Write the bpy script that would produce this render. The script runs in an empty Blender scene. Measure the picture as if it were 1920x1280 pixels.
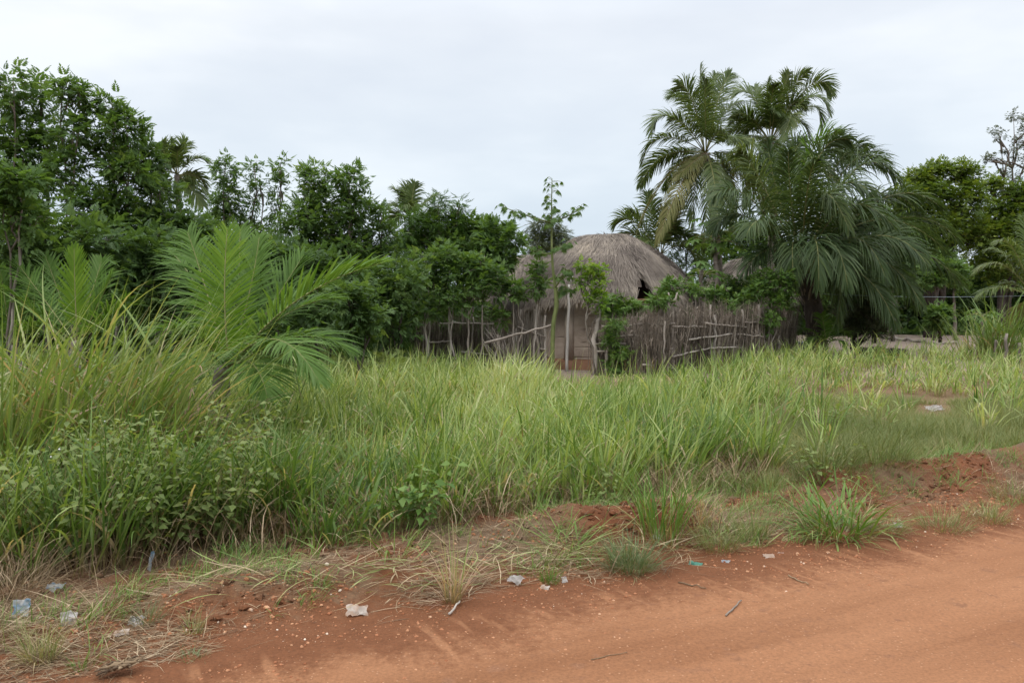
import bpy, math
import numpy as np
R = np.random.default_rng(11)
SC = bpy.context.scene
COL = SC.collection
pi = math.pi
# ------------------------------------------------------------------ camera
F, CAMH = 1600.0, 2.0
PITCH = math.atan(80 / 1600)
CP, SP = math.cos(PITCH), math.sin(PITCH)
cam = bpy.data.cameras.new("camera"); cam.sensor_width = 36; cam.lens = F / 1920 * 36
cam.clip_start = 0.05; cam.clip_end = 3000
co = bpy.data.objects.new("camera", cam); COL.objects.link(co)
co.location = (0, 0, CAMH); co.rotation_euler = (pi / 2 - PITCH, 0, 0); SC.camera = co

def ray(px, py):
    a, b = (px - 960) / F, (640 - py) / F
    return np.array([a, CP + b * SP, -SP + b * CP])
def P(px, py, Y):
    d = ray(px, py); k = Y / d[1]
    return np.array([d[0] * k, Y, CAMH + d[2] * k])
def G(px, py, z=0.0):
    d = ray(px, py); k = (z - CAMH) / d[2]
    return np.array([d[0] * k, d[1] * k, z])

# ------------------------------------------------------------------ noise + terrain
def _h(ix, iy, s):
    v = np.sin(ix * 127.1 + iy * 311.7 + s * 74.7) * 43758.5453
    return v - np.floor(v)
def vn(x, y, s=0):
    x = np.asarray(x, float); y = np.asarray(y, float)
    ix, iy = np.floor(x), np.floor(y); fx, fy = x - ix, y - iy
    fx = fx * fx * (3 - 2 * fx); fy = fy * fy * (3 - 2 * fy)
    a = _h(ix, iy, s) * (1 - fx) + _h(ix + 1, iy, s) * fx
    b = _h(ix, iy + 1, s) * (1 - fx) + _h(ix + 1, iy + 1, s) * fx
    return a * (1 - fy) + b * fy
def fbm(x, y, s=0, o=3):
    t, a = 0, .5
    for k in range(o):
        t = t + a * vn(x * 2 ** k, y * 2 ** k, s + k); a *= .5
    return t
def sstep(a, b, x):
    t = np.clip((x - a) / (b - a), 0, 1); return t * t * (3 - 2 * t)
UX, UY = math.cos(math.radians(26.5)), math.sin(math.radians(26.5))
def sq(x, y): return x * UX + y * UY, -x * UY + y * UX
def H(x, y):
    x = np.asarray(x, float); y = np.asarray(y, float)
    s, q = sq(x, y)
    wq = 6.2 + .5 * (vn(s * .7, 0 * s, 3) - .5)
    berm = .24 * np.exp(-((q - wq) / .36) ** 2) * sstep(.28, .8, vn(s * 1.1, q * .8, 5)) 
    fld = sstep(6, 8, q) * .14 * (fbm(x * .35, y * .35, 9) - .45)
    verge = sstep(5.0, 5.7, q) * (1 - sstep(7.2, 8.5, q))
    road = 1 - sstep(4.4, 5.2, q)
    near = (1 - sstep(12, 20, np.hypot(x, y)))
    mic = (.085 * verge + .004 + .010 * (1 - road)) * (fbm(x * 6, y * 6, 21, 3) - .45) * near
    mic = mic + .10 * verge * np.maximum(0, vn(x * 3.2, y * 3.2, 23) - .62) * near
    mic = mic + .028 * verge * (vn(x * 19, y * 19, 31) - .5) * near
    rut = .05 * road * (vn(s * .08, q * .8, 40) - .5)
    return berm + fld + mic + rut

# ------------------------------------------------------------------ mesh buffers
class MB:
    def __init__(s):
        s.v = []; s.f = {3: [], 4: []}; s.m = {3: [], 4: []}; s.r = []; s.t = []; s.n = 0
    def add(s, v, f, r=0.5, t=0.5, mi=0):
        v = np.asarray(v, float).reshape(-1, 3); f = np.asarray(f, np.int64)
        k = f.shape[1]
        s.f[k].append(f + s.n); s.m[k].append(np.full(len(f), mi, np.int32))
        s.v.append(v); s.n += len(v)
        s.r.append(np.broadcast_to(np.asarray(r, float), (len(v),)))
        s.t.append(np.broadcast_to(np.asarray(t, float), (len(v),)))
    def build(s, name, mats, parent=None, origin=(0, 0, 0), smooth=True):
        v = np.concatenate(s.v) - np.asarray(origin, float)
        me = bpy.data.meshes.new(name)
        q = np.concatenate(s.f[4]) if s.f[4] else np.zeros((0, 4), np.int64)
        t = np.concatenate(s.f[3]) if s.f[3] else np.zeros((0, 3), np.int64)
        mi = np.concatenate((s.m[4] + s.m[3])) 
        li = np.concatenate([q.ravel(), t.ravel()]).astype(np.int32)
        ls = np.concatenate([np.arange(len(q)) * 4, len(q) * 4 + np.arange(len(t)) * 3]).astype(np.int32)
        me.vertices.add(len(v)); me.vertices.foreach_set("co", v.astype(np.float32).ravel())
        me.loops.add(len(li)); me.loops.foreach_set("vertex_index", li)
        me.polygons.add(len(ls)); me.polygons.foreach_set("loop_start", ls)
        me.polygons.foreach_set("material_index", mi)
        me.polygons.foreach_set("use_smooth", np.full(len(ls), smooth))
        for nm, arr in (("rnd", s.r), ("tip", s.t)):
            a = me.attributes.new(nm, 'FLOAT', 'POINT'); a.data.foreach_set("value", np.concatenate(arr).astype(np.float32))
        for m in (mats if isinstance(mats, (list, tuple)) else [mats]): me.materials.append(m)
        me.update(calc_edges=True)
        o = bpy.data.objects.new(name, me); COL.objects.link(o)
        if parent is not None: o.parent = parent
        else: o.location = tuple(origin)
        return o
def tag(o, label=None, cat=None, group=None, kind=None):
    if label: o["label"] = label
    if cat: o["category"] = cat
    if group: o["group"] = group
    if kind: o["kind"] = kind
    return o
def thing(name, base, label, cat, group=None):
    o = bpy.data.objects.new(name, None); o.empty_display_size = .3; COL.objects.link(o)
    o.location = tuple(base); return tag(o, label, cat, group)

def nrm(a): return a / np.maximum(np.linalg.norm(a, axis=-1, keepdims=True), 1e-9)
def strip_faces(n, rows):
    """n strips each of rows x 2 verts"""
    k = np.arange(rows - 1) * 2
    q = np.stack([k, k + 1, k + 3, k + 2], 1)
    return (q[None] + (np.arange(n) * rows * 2)[:, None, None]).reshape(-1, 4)
def strips(mb, pos, wv, prof, r, mi=0):
    """pos (n,k,3) centre lines, wv (n,k,3) unit width vectors, prof (n,k) half widths"""
    n, k, _ = pos.shape
    v = np.stack([pos - wv * prof[..., None], pos + wv * prof[..., None]], 2)
    rr = np.repeat(np.broadcast_to(r, (n,)), k * 2); tt = np.tile(np.repeat(np.linspace(0, 1, k), 2), n)
    mb.add(v, strip_faces(n, k), rr, tt, mi)
def blades(mb, base, L, az, th0, th1, w, seg=4, rnd=None, p=1.3, twist=.5, mi=0, wob=0):
    n = len(base)
    L, az, th0, th1, w = [np.broadcast_to(np.asarray(a, float), (n,)) for a in (L, az, th0, th1, w)]
    ts = np.linspace(0, 1, seg + 1); tm = (ts[:-1] + ts[1:]) / 2
    th = th0[:, None] + (th1 - th0)[:, None] * tm[None] ** p
    a2 = az[:, None] + (R.normal(0, wob, (n, 1)) * tm[None] if wob else 0)
    st = (L / seg)[:, None]
    z0 = np.zeros((n, 1))
    hx = np.concatenate([z0, np.cumsum(np.sin(th) * np.cos(a2) * st, 1)], 1)
    hy = np.concatenate([z0, np.cumsum(np.sin(th) * np.sin(a2) * st, 1)], 1)
    hz = np.concatenate([z0, np.cumsum(np.cos(th) * st, 1)], 1)
    pos = base[:, None, :] + np.stack([hx, hy, hz], -1)
    fa = az + pi / 2 + R.normal(0, twist, n)
    wv = np.stack([np.cos(fa), np.sin(fa), np.zeros(n)], -1)[:, None, :] + np.zeros((1, seg + 1, 1))
    prof = (.55 + .45 * np.minimum(1, ts * 3)) * (1 - ts ** 2.4) + .03
    strips(mb, pos, wv, prof[None] * w[:, None] / 2, R.random(n) if rnd is None else rnd, mi)
def tube(mb, pts, rad, sides=6, r=.5, mi=0, cap=True):
    pts = np.asarray(pts, float); k = len(pts); rad = np.broadcast_to(np.asarray(rad, float), (k,))
    T = nrm(np.gradient(pts, axis=0))
    ref = np.array([0, 0, 1.]) if abs(nrm(pts[-1] - pts[0])[2]) < .9 else np.array([1., 0, 0])
    A = nrm(np.cross(T, ref)); B = np.cross(T, A)
    an = np.linspace(0, 2 * pi, sides, endpoint=False)
    v = pts[:, None] + rad[:, None, None] * (A[:, None] * np.cos(an)[None, :, None] + B[:, None] * np.sin(an)[None, :, None])
    i = np.arange(sides); j = (i + 1) % sides
    f = np.concatenate([np.stack([i + a * sides, j + a * sides, j + (a + 1) * sides, i + (a + 1) * sides], 1) for a in range(k - 1)])
    v = v.reshape(-1, 3); t = np.repeat(np.linspace(0, 1, k), sides)
    if cap:
        v = np.concatenate([v, pts[:1], pts[-1:]]); t = np.concatenate([t, [0, 1]])
        n = k * sides
        f3 = np.concatenate([np.stack([j, i, np.full(sides, n)], 1), np.stack([i + (k - 1) * sides, j + (k - 1) * sides, np.full(sides, n + 1)], 1)])
        mb.add(v, f, r, t, mi); off = mb.n - len(v)
        mb.f[3].append(f3 + off); mb.m[3].append(np.full(len(f3), mi, np.int32))
    else: mb.add(v, f, r, t, mi)
def curvy(a, b, k=7, amp=.05, bow=None):
    t = np.linspace(0, 1, k)[:, None]; a = np.asarray(a, float); b = np.asarray(b, float)
    p = a + (b - a) * t
    n = R.normal(0, amp, (k, 3)); n[0] = 0; n[-1] = 0
    if bow is not None: p = p + np.asarray(bow) * (4 * t * (1 - t))
    return p + n
def bez(B, C, T, t):
    t = t[:, None]; return (1 - t) ** 2 * B + 2 * t * (1 - t) * C + t * t * T
def scatter(mb, tv, tf, tt, pos, M, r, mi=0):
    """instances of a template: tv (a,3), tf (b,4), M (n,3,3) columns = axes * scale"""
    n, a = len(pos), len(tv)
    v = np.einsum('nij,aj->nai', M, tv) + pos[:, None]
    f = (tf[None] + (np.arange(n) * a)[:, None, None]).reshape(-1, tf.shape[1])
    mb.add(v, f, np.repeat(r, a), np.tile(tt, n), mi)
def frame(fwd, up, roll=None):
    f = nrm(fwd); s = nrm(np.cross(f, up)); u = np.cross(s, f)
    if roll is not None:
        c, d = np.cos(roll)[:, None], np.sin(roll)[:, None]
        s, u = s * c + u * d, u * c - s * d
    return np.stack([f, s, u], -1)

# ------------------------------------------------------------------ materials
def newmat(name):
    m = bpy.data.materials.new(name); m.use_nodes = True
    nt = m.node_tree; nt.nodes.clear()
    return m, nt
class N:
    def __init__(s, nt): s.nt = nt
    def __call__(s, typ, **kw):
        n = s.nt.nodes.new(typ)
        for k, v in kw.items():
            if k.startswith('i_'):
                key = k[2:]; key = int(key) if key.isdigit() else key.replace('_', ' ')
                if isinstance(v, bpy.types.NodeSocket): s.nt.links.new(v, n.inputs[key])
                else: n.inputs[key].default_value = v
            else: setattr(n, k, v)
        return n
    def ramp(s, fac, stops):
        n = s.nt.nodes.new('ShaderNodeValToRGB'); e = n.color_ramp.elements
        while len(e) < len(stops): e.new(.5)
        for el, (p, c) in zip(e, stops): el.position = p; el.color = (*c, 1)
        s.nt.links.new(fac, n.inputs[0]); return n.outputs[0]
    def math(s, op, a, b=0.0, c=None, clamp=False):
        n = s.nt.nodes.new('ShaderNodeMath'); n.operation = op; n.use_clamp = clamp
        for i, x in enumerate((a, b) if c is None else (a, b, c)):
            if isinstance(x, bpy.types.NodeSocket): s.nt.links.new(x, n.inputs[i])
            else: n.inputs[i].default_value = x
        return n.outputs[0]
    def mix(s, fac, a, b, mode='MIX'):
        n = s.nt.nodes.new('ShaderNodeMix'); n.data_type = 'RGBA'; n.blend_type = mode
        for k, x in ((0, fac), (6, a), (7, b)):
            if isinstance(x, bpy.types.NodeSocket): s.nt.links.new(x, n.inputs[k])
            elif k == 0: n.inputs[0].default_value = x
            else: n.inputs[k].default_value = (*x, 1)
        return n.outputs[2]
    def mr(s, v, a, b, c=0., d=1., smooth=True):
        n = s('ShaderNodeMapRange', i_0=v, i_1=a, i_2=b, i_3=c, i_4=d)
        if smooth: n.interpolation_type = 'SMOOTHSTEP'
        return n.outputs[0]
    def noise(s, vec, scale, detail=3., rough=.55):
        return s('ShaderNodeTexNoise', i_Vector=vec, i_Scale=scale, i_Detail=detail, i_Roughness=rough).outputs[0]
def leaf_mat(name, stops, transl=.3, rough=.5, base=None, base_h=.3, spec=.35, patch=.5):
    m, nt = newmat(name); g = N(nt)
    at = g('ShaderNodeAttribute', attribute_name='rnd').outputs['Fac']
    pos = g('ShaderNodeNewGeometry').outputs['Position']
    no = g.noise(pos, 1.3, 2.)
    f = g.math('ADD', at, g.math('MULTIPLY', g.math('SUBTRACT', no, .5), patch), clamp=True)
    c = g.ramp(f, stops)
    if base:
        tp = g('ShaderNodeAttribute', attribute_name='tip').outputs['Fac']
        c = g.mix(g.mr(tp, 0, base_h, 1, 0), c, base)
    b = g('ShaderNodeBsdfPrincipled', i_Base_Color=c, i_Roughness=rough, i_IOR=1.4)
    b.inputs['Specular IOR Level'].default_value = spec
    t = g('ShaderNodeBsdfTranslucent', i_Color=g.mix(1., c, (1.25, 1.2, .5), 'MULTIPLY'))
    x = g('ShaderNodeMixShader', i_0=transl, i_1=b.outputs[0], i_2=t.outputs[0])
    g('ShaderNodeOutputMaterial', i_0=x.outputs[0]); return m
def surf_mat(name, stops, scale=3., rough=.9, bump=.3, bscale=None, attr=.0, stretch=(1, 1, 1), detail=4.):
    m, nt = newmat(name); g = N(nt)
    pos = g('ShaderNodeNewGeometry').outputs['Position']
    mp = g('ShaderNodeMapping', i_Vector=pos); mp.inputs['Scale'].default_value = stretch
    no = g.noise(mp.outputs[0], scale, detail)
    if attr:
        at = g('ShaderNodeAttribute', attribute_name='rnd').outputs['Fac']
        no = g.math('ADD', no, g.math('MULTIPLY', g.math('SUBTRACT', at, .5), attr), clamp=True)
    c = g.ramp(no, stops)
    b = g('ShaderNodeBsdfPrincipled', i_Base_Color=c, i_Roughness=rough); b.inputs['Specular IOR Level'].default_value = .2
    if bump:
        bn = g('ShaderNodeBump', i_Strength=bump, i_Distance=.02, i_Height=g.noise(mp.outputs[0], bscale or scale * 4, 4.))
        nt.links.new(bn.outputs[0], b.inputs['Normal'])
    g('ShaderNodeOutputMaterial', i_0=b.outputs[0]); return m

M = {}
M['leaf_dark'] = leaf_mat('leaf_dark', [(0, (.05, .095, .03)), (.5, (.088, .155, .05)), (.85, (.13, .205, .066)), (1, (.18, .25, .085))], .45)
M['leaf_mid'] = leaf_mat('leaf_mid', [(0, (.058, .112, .03)), (.5, (.10, .178, .05)), (.85, (.145, .225, .066)), (1, (.20, .27, .09))], .46)
M['leaf_bright'] = leaf_mat('leaf_bright', [(0, (.05, .105, .022)), (.5, (.09, .17, .035)), (1, (.17, .25, .06))])
M['leaf_yellow'] = leaf_mat('leaf_yellow', [(0, (.055, .10, .018)), (.45, (.105, .165, .026)), (.8, (.17, .22, .035)), (1, (.24, .27, .05))], .42)
M['leaf_grey'] = leaf_mat('leaf_grey', [(0, (.05, .07, .035)), (.5, (.09, .115, .06)), (1, (.14, .15, .085))])
M['leaf_olive'] = leaf_mat('leaf_olive', [(0, (.032, .045, .02)), (.5, (.06, .075, .034)), (.8, (.09, .095, .045)), (1, (.12, .10, .055))])
M['weed'] = leaf_mat('weed', [(0, (.09, .14, .04)), (.5, (.15, .21, .065)), (1, (.24, .29, .105))], .42)
M['oil_frond'] = leaf_mat('oil_frond', [(0, (.034, .064, .024)), (.5, (.066, .104, .040)), (1, (.118, .155, .06))], .32, .45, spec=.3)
M['oil_young'] = leaf_mat('oil_young', [(0, (.075, .155, .012)), (.5, (.13, .235, .02)), (1, (.21, .31, .038))], .48, .42, spec=.35)
M['oil_young_dark'] = leaf_mat('oil_young_dark', [(0, (.055, .115, .02)), (.5, (.10, .185, .036)), (1, (.15, .23, .075))], .4, .5, spec=.22)
M['coco'] = leaf_mat('coco', [(0, (.05, .09, .026)), (.5, (.10, .145, .045)), (1, (.17, .20, .075))], .35, .45, spec=.5)
M['coco_old'] = leaf_mat('coco_old', [(0, (.095, .11, .03)), (.5, (.17, .17, .06)), (1, (.25, .21, .10))], .25, .45)
M['grass'] = leaf_mat('grass', [(0, (.07, .135, .03)), (.3, (.145, .225, .055)), (.55, (.265, .345, .11)), (.80, (.41, .455, .21)), (.9, (.46, .39, .24)), (1, (.50, .40, .27))], .42, .45, base=(.24, .18, .10), base_h=.35, patch=.2)
M['elephant'] = leaf_mat('elephant', [(0, (.10, .17, .04)), (.4, (.19, .265, .08)), (.65, (.32, .345, .16)), (.8, (.46, .35, .24)), (1, (.42, .27, .20))], .38, .45, base=(.22, .17, .08), base_h=.4, patch=.25)
M['verge_grass'] = leaf_mat('verge_grass', [(0, (.06, .135, .025)), (.5, (.11, .20, .035)), (.85, (.18, .25, .06)), (1, (.33, .27, .14))], .3, .45, base=(.2, .16, .08), base_h=.3)
M['fine_grass'] = leaf_mat('fine_grass', [(0, (.105, .14, .045)), (.45, (.18, .215, .08)), (.75, (.29, .28, .13)), (1, (.39, .31, .18))], .3, .6, base=(.2, .16, .09), base_h=.3)
M['blue_grass'] = leaf_mat('blue_grass', [(0, (.085, .125, .055)), (.6, (.15, .195, .09)), (1, (.26, .26, .14))], .3, .5, base=(.2, .16, .08), base_h=.25)
M['straw'] = leaf_mat('straw', [(0, (.075, .048, .03)), (.35, (.16, .11, .065)), (.7, (.30, .215, .13)), (1, (.50, .40, .27))], .1, .7)
M['brush'] = surf_mat('brush', [(0, (.05, .04, .031)), (.42, (.122, .100, .078)), (.7, (.235, .195, .155)), (1, (.40, .35, .29))], 2.2, .9, 0, attr=.9)
M['stake'] = surf_mat('stake', [(0, (.13, .11, .09)), (.5, (.29, .25, .215)), (1, (.46, .42, .37))], 9, .85, .4, attr=.6, stretch=(1, 1, .25))
M['bark'] = surf_mat('bark', [(.2, (.075, .062, .05)), (.55, (.17, .145, .12)), (.8, (.27, .24, .205))], 8, .9, .5, attr=.4, stretch=(1, 1, .35))
M['bark_green'] = surf_mat('bark_green', [(.2, (.085, .105, .035)), (.6, (.14, .165, .06)), (.85, (.21, .22, .10))], 9, .7, .3, stretch=(1, 1, .5))
M['bark_dark'] = surf_mat('bark_dark', [(.2, (.03, .024, .02)), (.6, (.075, .06, .05)), (1, (.12, .10, .085))], 7, .95, .6, stretch=(1, 1, .6))
M['palm_bark'] = surf_mat('palm_bark', [(.2, (.11, .092, .075)), (.6, (.21, .18, .15)), (.9, (.30, .27, .23))], 5, .9, .5, stretch=(.6, .6, 3))
M['pale_wood'] = surf_mat('pale_wood', [(0, (.40, .37, .34)), (1, (.55, .52, .48))], 9, .85, .3, stretch=(1, 1, .25))
M['leaf_lime'] = leaf_mat('leaf_lime', [(0, (.08, .17, .02)), (.5, (.15, .27, .03)), (1, (.26, .36, .05))], .42)
M['rachis'] = surf_mat('rachis', [(.2, (.12, .13, .045)), (.8, (.25, .24, .10))], 5, .55, 0)
M['rachis_brown'] = surf_mat('rachis_brown', [(.2, (.13, .09, .05)), (.8, (.25, .19, .11))], 5, .7, 0)
M['thatch'] = surf_mat('thatch', [(.0, (.05, .041, .035)), (.38, (.145, .122, .105)), (.62, (.25, .215, .18)), (1, (.42, .355, .275))], 1.1, .95, 0, attr=.85)
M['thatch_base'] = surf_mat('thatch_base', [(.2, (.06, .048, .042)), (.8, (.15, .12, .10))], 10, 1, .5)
M['mud'] = surf_mat('mud', [(.2, (.26, .205, .165)), (.5, (.37, .30, .245)), (.8, (.45, .375, .31))], 2.5, .95, .6, 22)
M['mud_red'] = surf_mat('mud_red', [(.2, (.15, .072, .043)), (.8, (.22, .12, .075))], 3, .95, .4, 20)
M['pebble'] = surf_mat('pebble', [(0, (.20, .07, .03)), (.5, (.34, .15, .075)), (.8, (.45, .25, .14)), (1, (.62, .52, .42))], 20, .85, .2, attr=.9)
M['papaya_fruit'] = surf_mat('papaya_fruit', [(.2, (.05, .08, .02)), (.8, (.10, .14, .04))], 6, .5, 0)
M['flower'] = surf_mat('flower', [(0, (.75, .72, .74)), (1, (.8, .78, .8))], 5, .7, 0)
def plastic(name, c1, c2, tr=.45):
    m, nt = newmat(name); g = N(nt)
    pos = g('ShaderNodeNewGeometry').outputs['Position']
    c = g.ramp(g.noise(pos, 16, 2.), [(.42, c1), (.6, c2)])
    b = g('ShaderNodeBsdfPrincipled', i_Base_Color=c, i_Roughness=.3)
    t = g('ShaderNodeBsdfTranslucent', i_Color=c)
    x = g('ShaderNodeMixShader', i_0=tr, i_1=b.outputs[0], i_2=t.outputs[0])
    g('ShaderNodeOutputMaterial', i_0=x.outputs[0]); return m
M['bag_blue'] = plastic('bag_blue', (.46, .46, .44), (.16, .27, .38))
M['bag_white'] = plastic('bag_white', (.44, .40, .37), (.56, .54, .53))
M['bag_teal'] = plastic('bag_teal', (.05, .25, .18), (.12, .36, .27))
M['bag_dirty'] = plastic('bag_dirty', (.50, .36, .27), (.58, .52, .46))
M['container'] = surf_mat('container', [(0, (.20, .25, .30)), (1, (.30, .35, .40))], 4, .5, 0)
M['wire'] = surf_mat('wire', [(0, (.22, .27, .30)), (1, (.26, .31, .34))], 4, .5, 0)

def soil_mat():
    m, nt = newmat('laterite_soil'); g = N(nt)
    pos = g('ShaderNodeNewGeometry').outputs['Position']
    def dot(v): return g('ShaderNodeVectorMath', operation='DOT_PRODUCT', i_0=pos, i_1=v).outputs['Value']
    s, q, y = dot((UX, UY, 0)), dot((-UY, UX, 0)), dot((0, 1, 0)); x = dot((1, 0, 0))
    fv = g('ShaderNodeCombineXYZ', i_0=g.math('MULTIPLY', s, 3.2), i_1=g.math('MULTIPLY', q, .55), i_2=0.)
    fing = g.noise(fv.outputs[0], 1.0, 3.)
    rv = g('ShaderNodeCombineXYZ', i_0=g.math('MULTIPLY', s, 7.5), i_1=g.math('MULTIPLY', q, .9), i_2=3.)
    rill = g.mr(g.noise(rv.outputs[0], 1.0, 2.), .56, .66)
    tv = g('ShaderNodeCombineXYZ', i_0=g.math('MULTIPLY', s, .22), i_1=g.math('MULTIPLY', q, 2.4), i_2=7.)
    track = g.noise(tv.outputs[0], 1.0, 4.)
    n1, n2, n3 = g.noise(pos, .8, 3.), g.noise(pos, 7, 4.), g.noise(pos, 55, 3., .7)
    e = g.math('ADD', q, g.math('ADD', g.math('MULTIPLY', g.math('SUBTRACT', fing, .5), .75), g.math('MULTIPLY', g.math('SUBTRACT', n1, .5), .7)))
    n4 = g.noise(pos, 18, 4., .65)
    e = g.math('ADD', e, g.math('MULTIPLY', g.math('SUBTRACT', n4, .5), .9))
    pale = g.mr(e, 4.18, 4.75, 1, 0)
    pale = g.math('ADD', pale, g.math('MULTIPLY', rill, g.math('MULTIPLY', g.mr(q, 4.95, 4.7), .75)), clamp=True)
    red = g.mix(n2, (.105, .041, .018), (.175, .072, .034))
    pal = g.mix(n1, (.212, .094, .045), (.275, .136, .070))
    pal = g.mix(1., pal, g.ramp(track, [(.3, (.78, .74, .71)), (.5, (1, 1, 1)), (.7, (1.12, 1.14, 1.16))]), 'MULTIPLY')
    pal = g.mix(g.mr(n2, .58, .72), pal, (.20, .096, .052))
    c = g.mix(pale, red, pal)
    litter = g.mix(n2, (.085, .055, .035), (.19, .13, .08))
    lf = g.mr(g.math('ADD', q, g.math('MULTIPLY', g.math('SUBTRACT', n2, .5), 2.0)), 5.1, 6.3)
    red2 = g.mix(n2, (.095, .036, .018), (.19, .077, .036))
    vc = g.mix(g.mr(n1, .40, .60), litter, red2)
    c = g.mix(lf, c, vc)
    soil = g.mix(n1, (.11, .085, .05), (.20, .115, .065))
    c = g.mix(g.mr(q, 7.6, 9.5), c, soil)
    yard = g.mix(n1, (.205, .160, .130), (.255, .205, .170))
    c = g.mix(g.mr(y, 19, 24), c, yard)
    c = g.mix(1., c, g.ramp(n3, [(.25, (.72, .72, .72)), (.5, (1, 1, 1)), (.75, (1.22, 1.2, 1.16))]), 'MULTIPLY')
    vo = g('ShaderNodeTexVoronoi', i_Vector=pos, i_Scale=42.)
    cell = g('ShaderNodeSeparateColor', i_0=vo.outputs['Color']).outputs[0]
    speck = g.math('MULTIPLY', g.mr(vo.outputs['Distance'], .16, .3, 1, 0), g.mr(cell, .80, .84))
    c = g.mix(g.math('MULTIPLY', speck, .5), c, (.47, .27, .16))
    b = g('ShaderNodeBsdfPrincipled', i_Base_Color=c, i_Roughness=.95); b.inputs['Specular IOR Level'].default_value = .15
    hgt = g.math('ADD', g.math('ADD', g.math('MULTIPLY', n3, .5), g.math('MULTIPLY', n2, .7)), g.math('ADD', g.math('MULTIPLY', speck, .5), g.math('MULTIPLY', g.math('ADD', track, n4), .8)))
    rough = g.mr(q, 4.0, 5.2, .25, .9)
    bn = g('ShaderNodeBump', i_Strength=rough, i_Distance=.02, i_Height=hgt)
    nt.links.new(bn.outputs[0], b.inputs['Normal'])
    g('ShaderNodeOutputMaterial', i_0=b.outputs[0]); return m
M['soil'] = soil_mat()

# ------------------------------------------------------------------ sky + light
def build_light():
    w = bpy.data.worlds.new("World"); SC.world = w; w.use_nodes = True
    nt = w.node_tree; nt.nodes.clear(); g = N(nt)
    el, az = math.radians(58), math.radians(215)
    sk = g('ShaderNodeTexSky', sky_type='NISHITA', sun_disc=False, sun_elevation=el, sun_rotation=az)
    tc = g('ShaderNodeTexCoord').outputs['Generated']
    sx = g('ShaderNodeSeparateXYZ', i_0=tc)
    z = sx.outputs[2]
    grad = g.ramp(z, [(0, (7.0, 8.1, 9.2)), (.10, (7.7, 8.6, 9.5)), (.30, (9.3, 9.75, 10.35)), (.62, (19, 19.3, 19.8)), (1, (29, 29.3, 30))])
    mp = g('ShaderNodeMapping', i_Vector=tc); mp.inputs['Scale'].default_value = (2.0, 2.0, 6.0); mp.inputs['Location'].default_value = (.35, 1.2, .4)
    n1 = g.noise(mp.outputs[0], 1.15, 5., .5)
    cl = g.ramp(n1, [(.30, (.89, .91, .945)), (.5, (1.01, 1.015, 1.02)), (.66, (1.19, 1.165, 1.13))])
    c = g.mix(1., grad, cl, 'MULTIPLY')
    c = g.mix(.12, c, sk.outputs[0])
    bg = g('ShaderNodeBackground', i_Color=c, i_Strength=.1)
    g('ShaderNodeOutputWorld', i_0=bg.outputs[0])
    l = bpy.data.lights.new("sun", 'SUN'); l.energy = 1.5; l.angle = math.radians(22); l.color = (1, .965, .91)
    o = bpy.data.objects.new("sun", l); COL.objects.link(o)
    d = np.array([math.sin(az) * math.cos(el), math.cos(az) * math.cos(el), math.sin(el)])
    from mathutils import Vector
    o.rotation_euler = Vector(d).to_track_quat('Z', 'Y').to_euler(); o.location = (0, 0, 30)
    SC.view_settings.view_transform = 'Standard'; SC.view_settings.look = 'None'
    SC.view_settings.exposure = 0; SC.view_settings.gamma = 1
    c = SC.cycles; SC.render.engine = 'CYCLES'
    c.max_bounces = 7; c.diffuse_bounces = 5; c.glossy_bounces = 2; c.transmission_bounces = 3; c.transparent_max_bounces = 4
    c.use_adaptive_sampling = True; c.adaptive_threshold = .02; c.use_denoising = True
    c.caustics_reflective = False; c.caustics_refractive = False
build_light()
# ------------------------------------------------------------------ ground + road
def axis(a, b, fine, lo, hi, grow=1.18, step0=None):
    c = list(np.arange(a, b + 1e-6, fine)); st = fine
    up = [c[-1]]; st = fine
    while up[-1] < hi: st *= grow; up.append(up[-1] + st)
    dn = [c[0]]; st = fine
    while dn[-1] > lo: st *= grow; dn.append(dn[-1] - st)
    return np.array(dn[:0:-1] + c + up[1:])
def tgrid(name, ss, qs, lift=None):
    S, Q = np.meshgrid(ss, qs)
    X, Y = S * UX - Q * UY, S * UY + Q * UX
    Z = H(X, Y)
    if lift is not None: Z = Z + lift(S, Q)
    mb = MB(); nx, ny = len(ss), len(qs)
    i, j = np.meshgrid(np.arange(nx - 1), np.arange(ny - 1)); a = (j * nx + i).ravel()
    mb.add(np.stack([X, Y, Z], -1), np.stack([a, a + 1, a + nx + 1, a + nx], 1))
    return mb.build(name, M['soil'])
gs = axis(-4.2, 8.6, .024, -900, 900); gq = axis(4.2, 7.5, .024, -900, 900)
tag(tgrid('ground', gs, gq), kind='structure')
rs = axis(-4.2, 8.6, .05, -120, 120); rq = np.concatenate([axis(3.9, 5.2, .05, -6, 5.2)])
rq = rq[rq <= 5.2]
tag(tgrid('dirt_road', rs, rq, lambda S, Q: .006 - .02 * sstep(4.55, 5.0, Q + .5 * (vn(S * 1.3, S * 0, 77) - .5))), kind='structure')

def pts_sq(n, s0, s1, q0, q1):
    s = R.uniform(s0, s1, n); q = R.uniform(q0, q1, n)
    return s * UX - q * UY, s * UY + q * UX, s, q
def ground_pts(x, y, dz=0.): return np.stack([x, y, H(x, y) + dz], -1)

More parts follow.
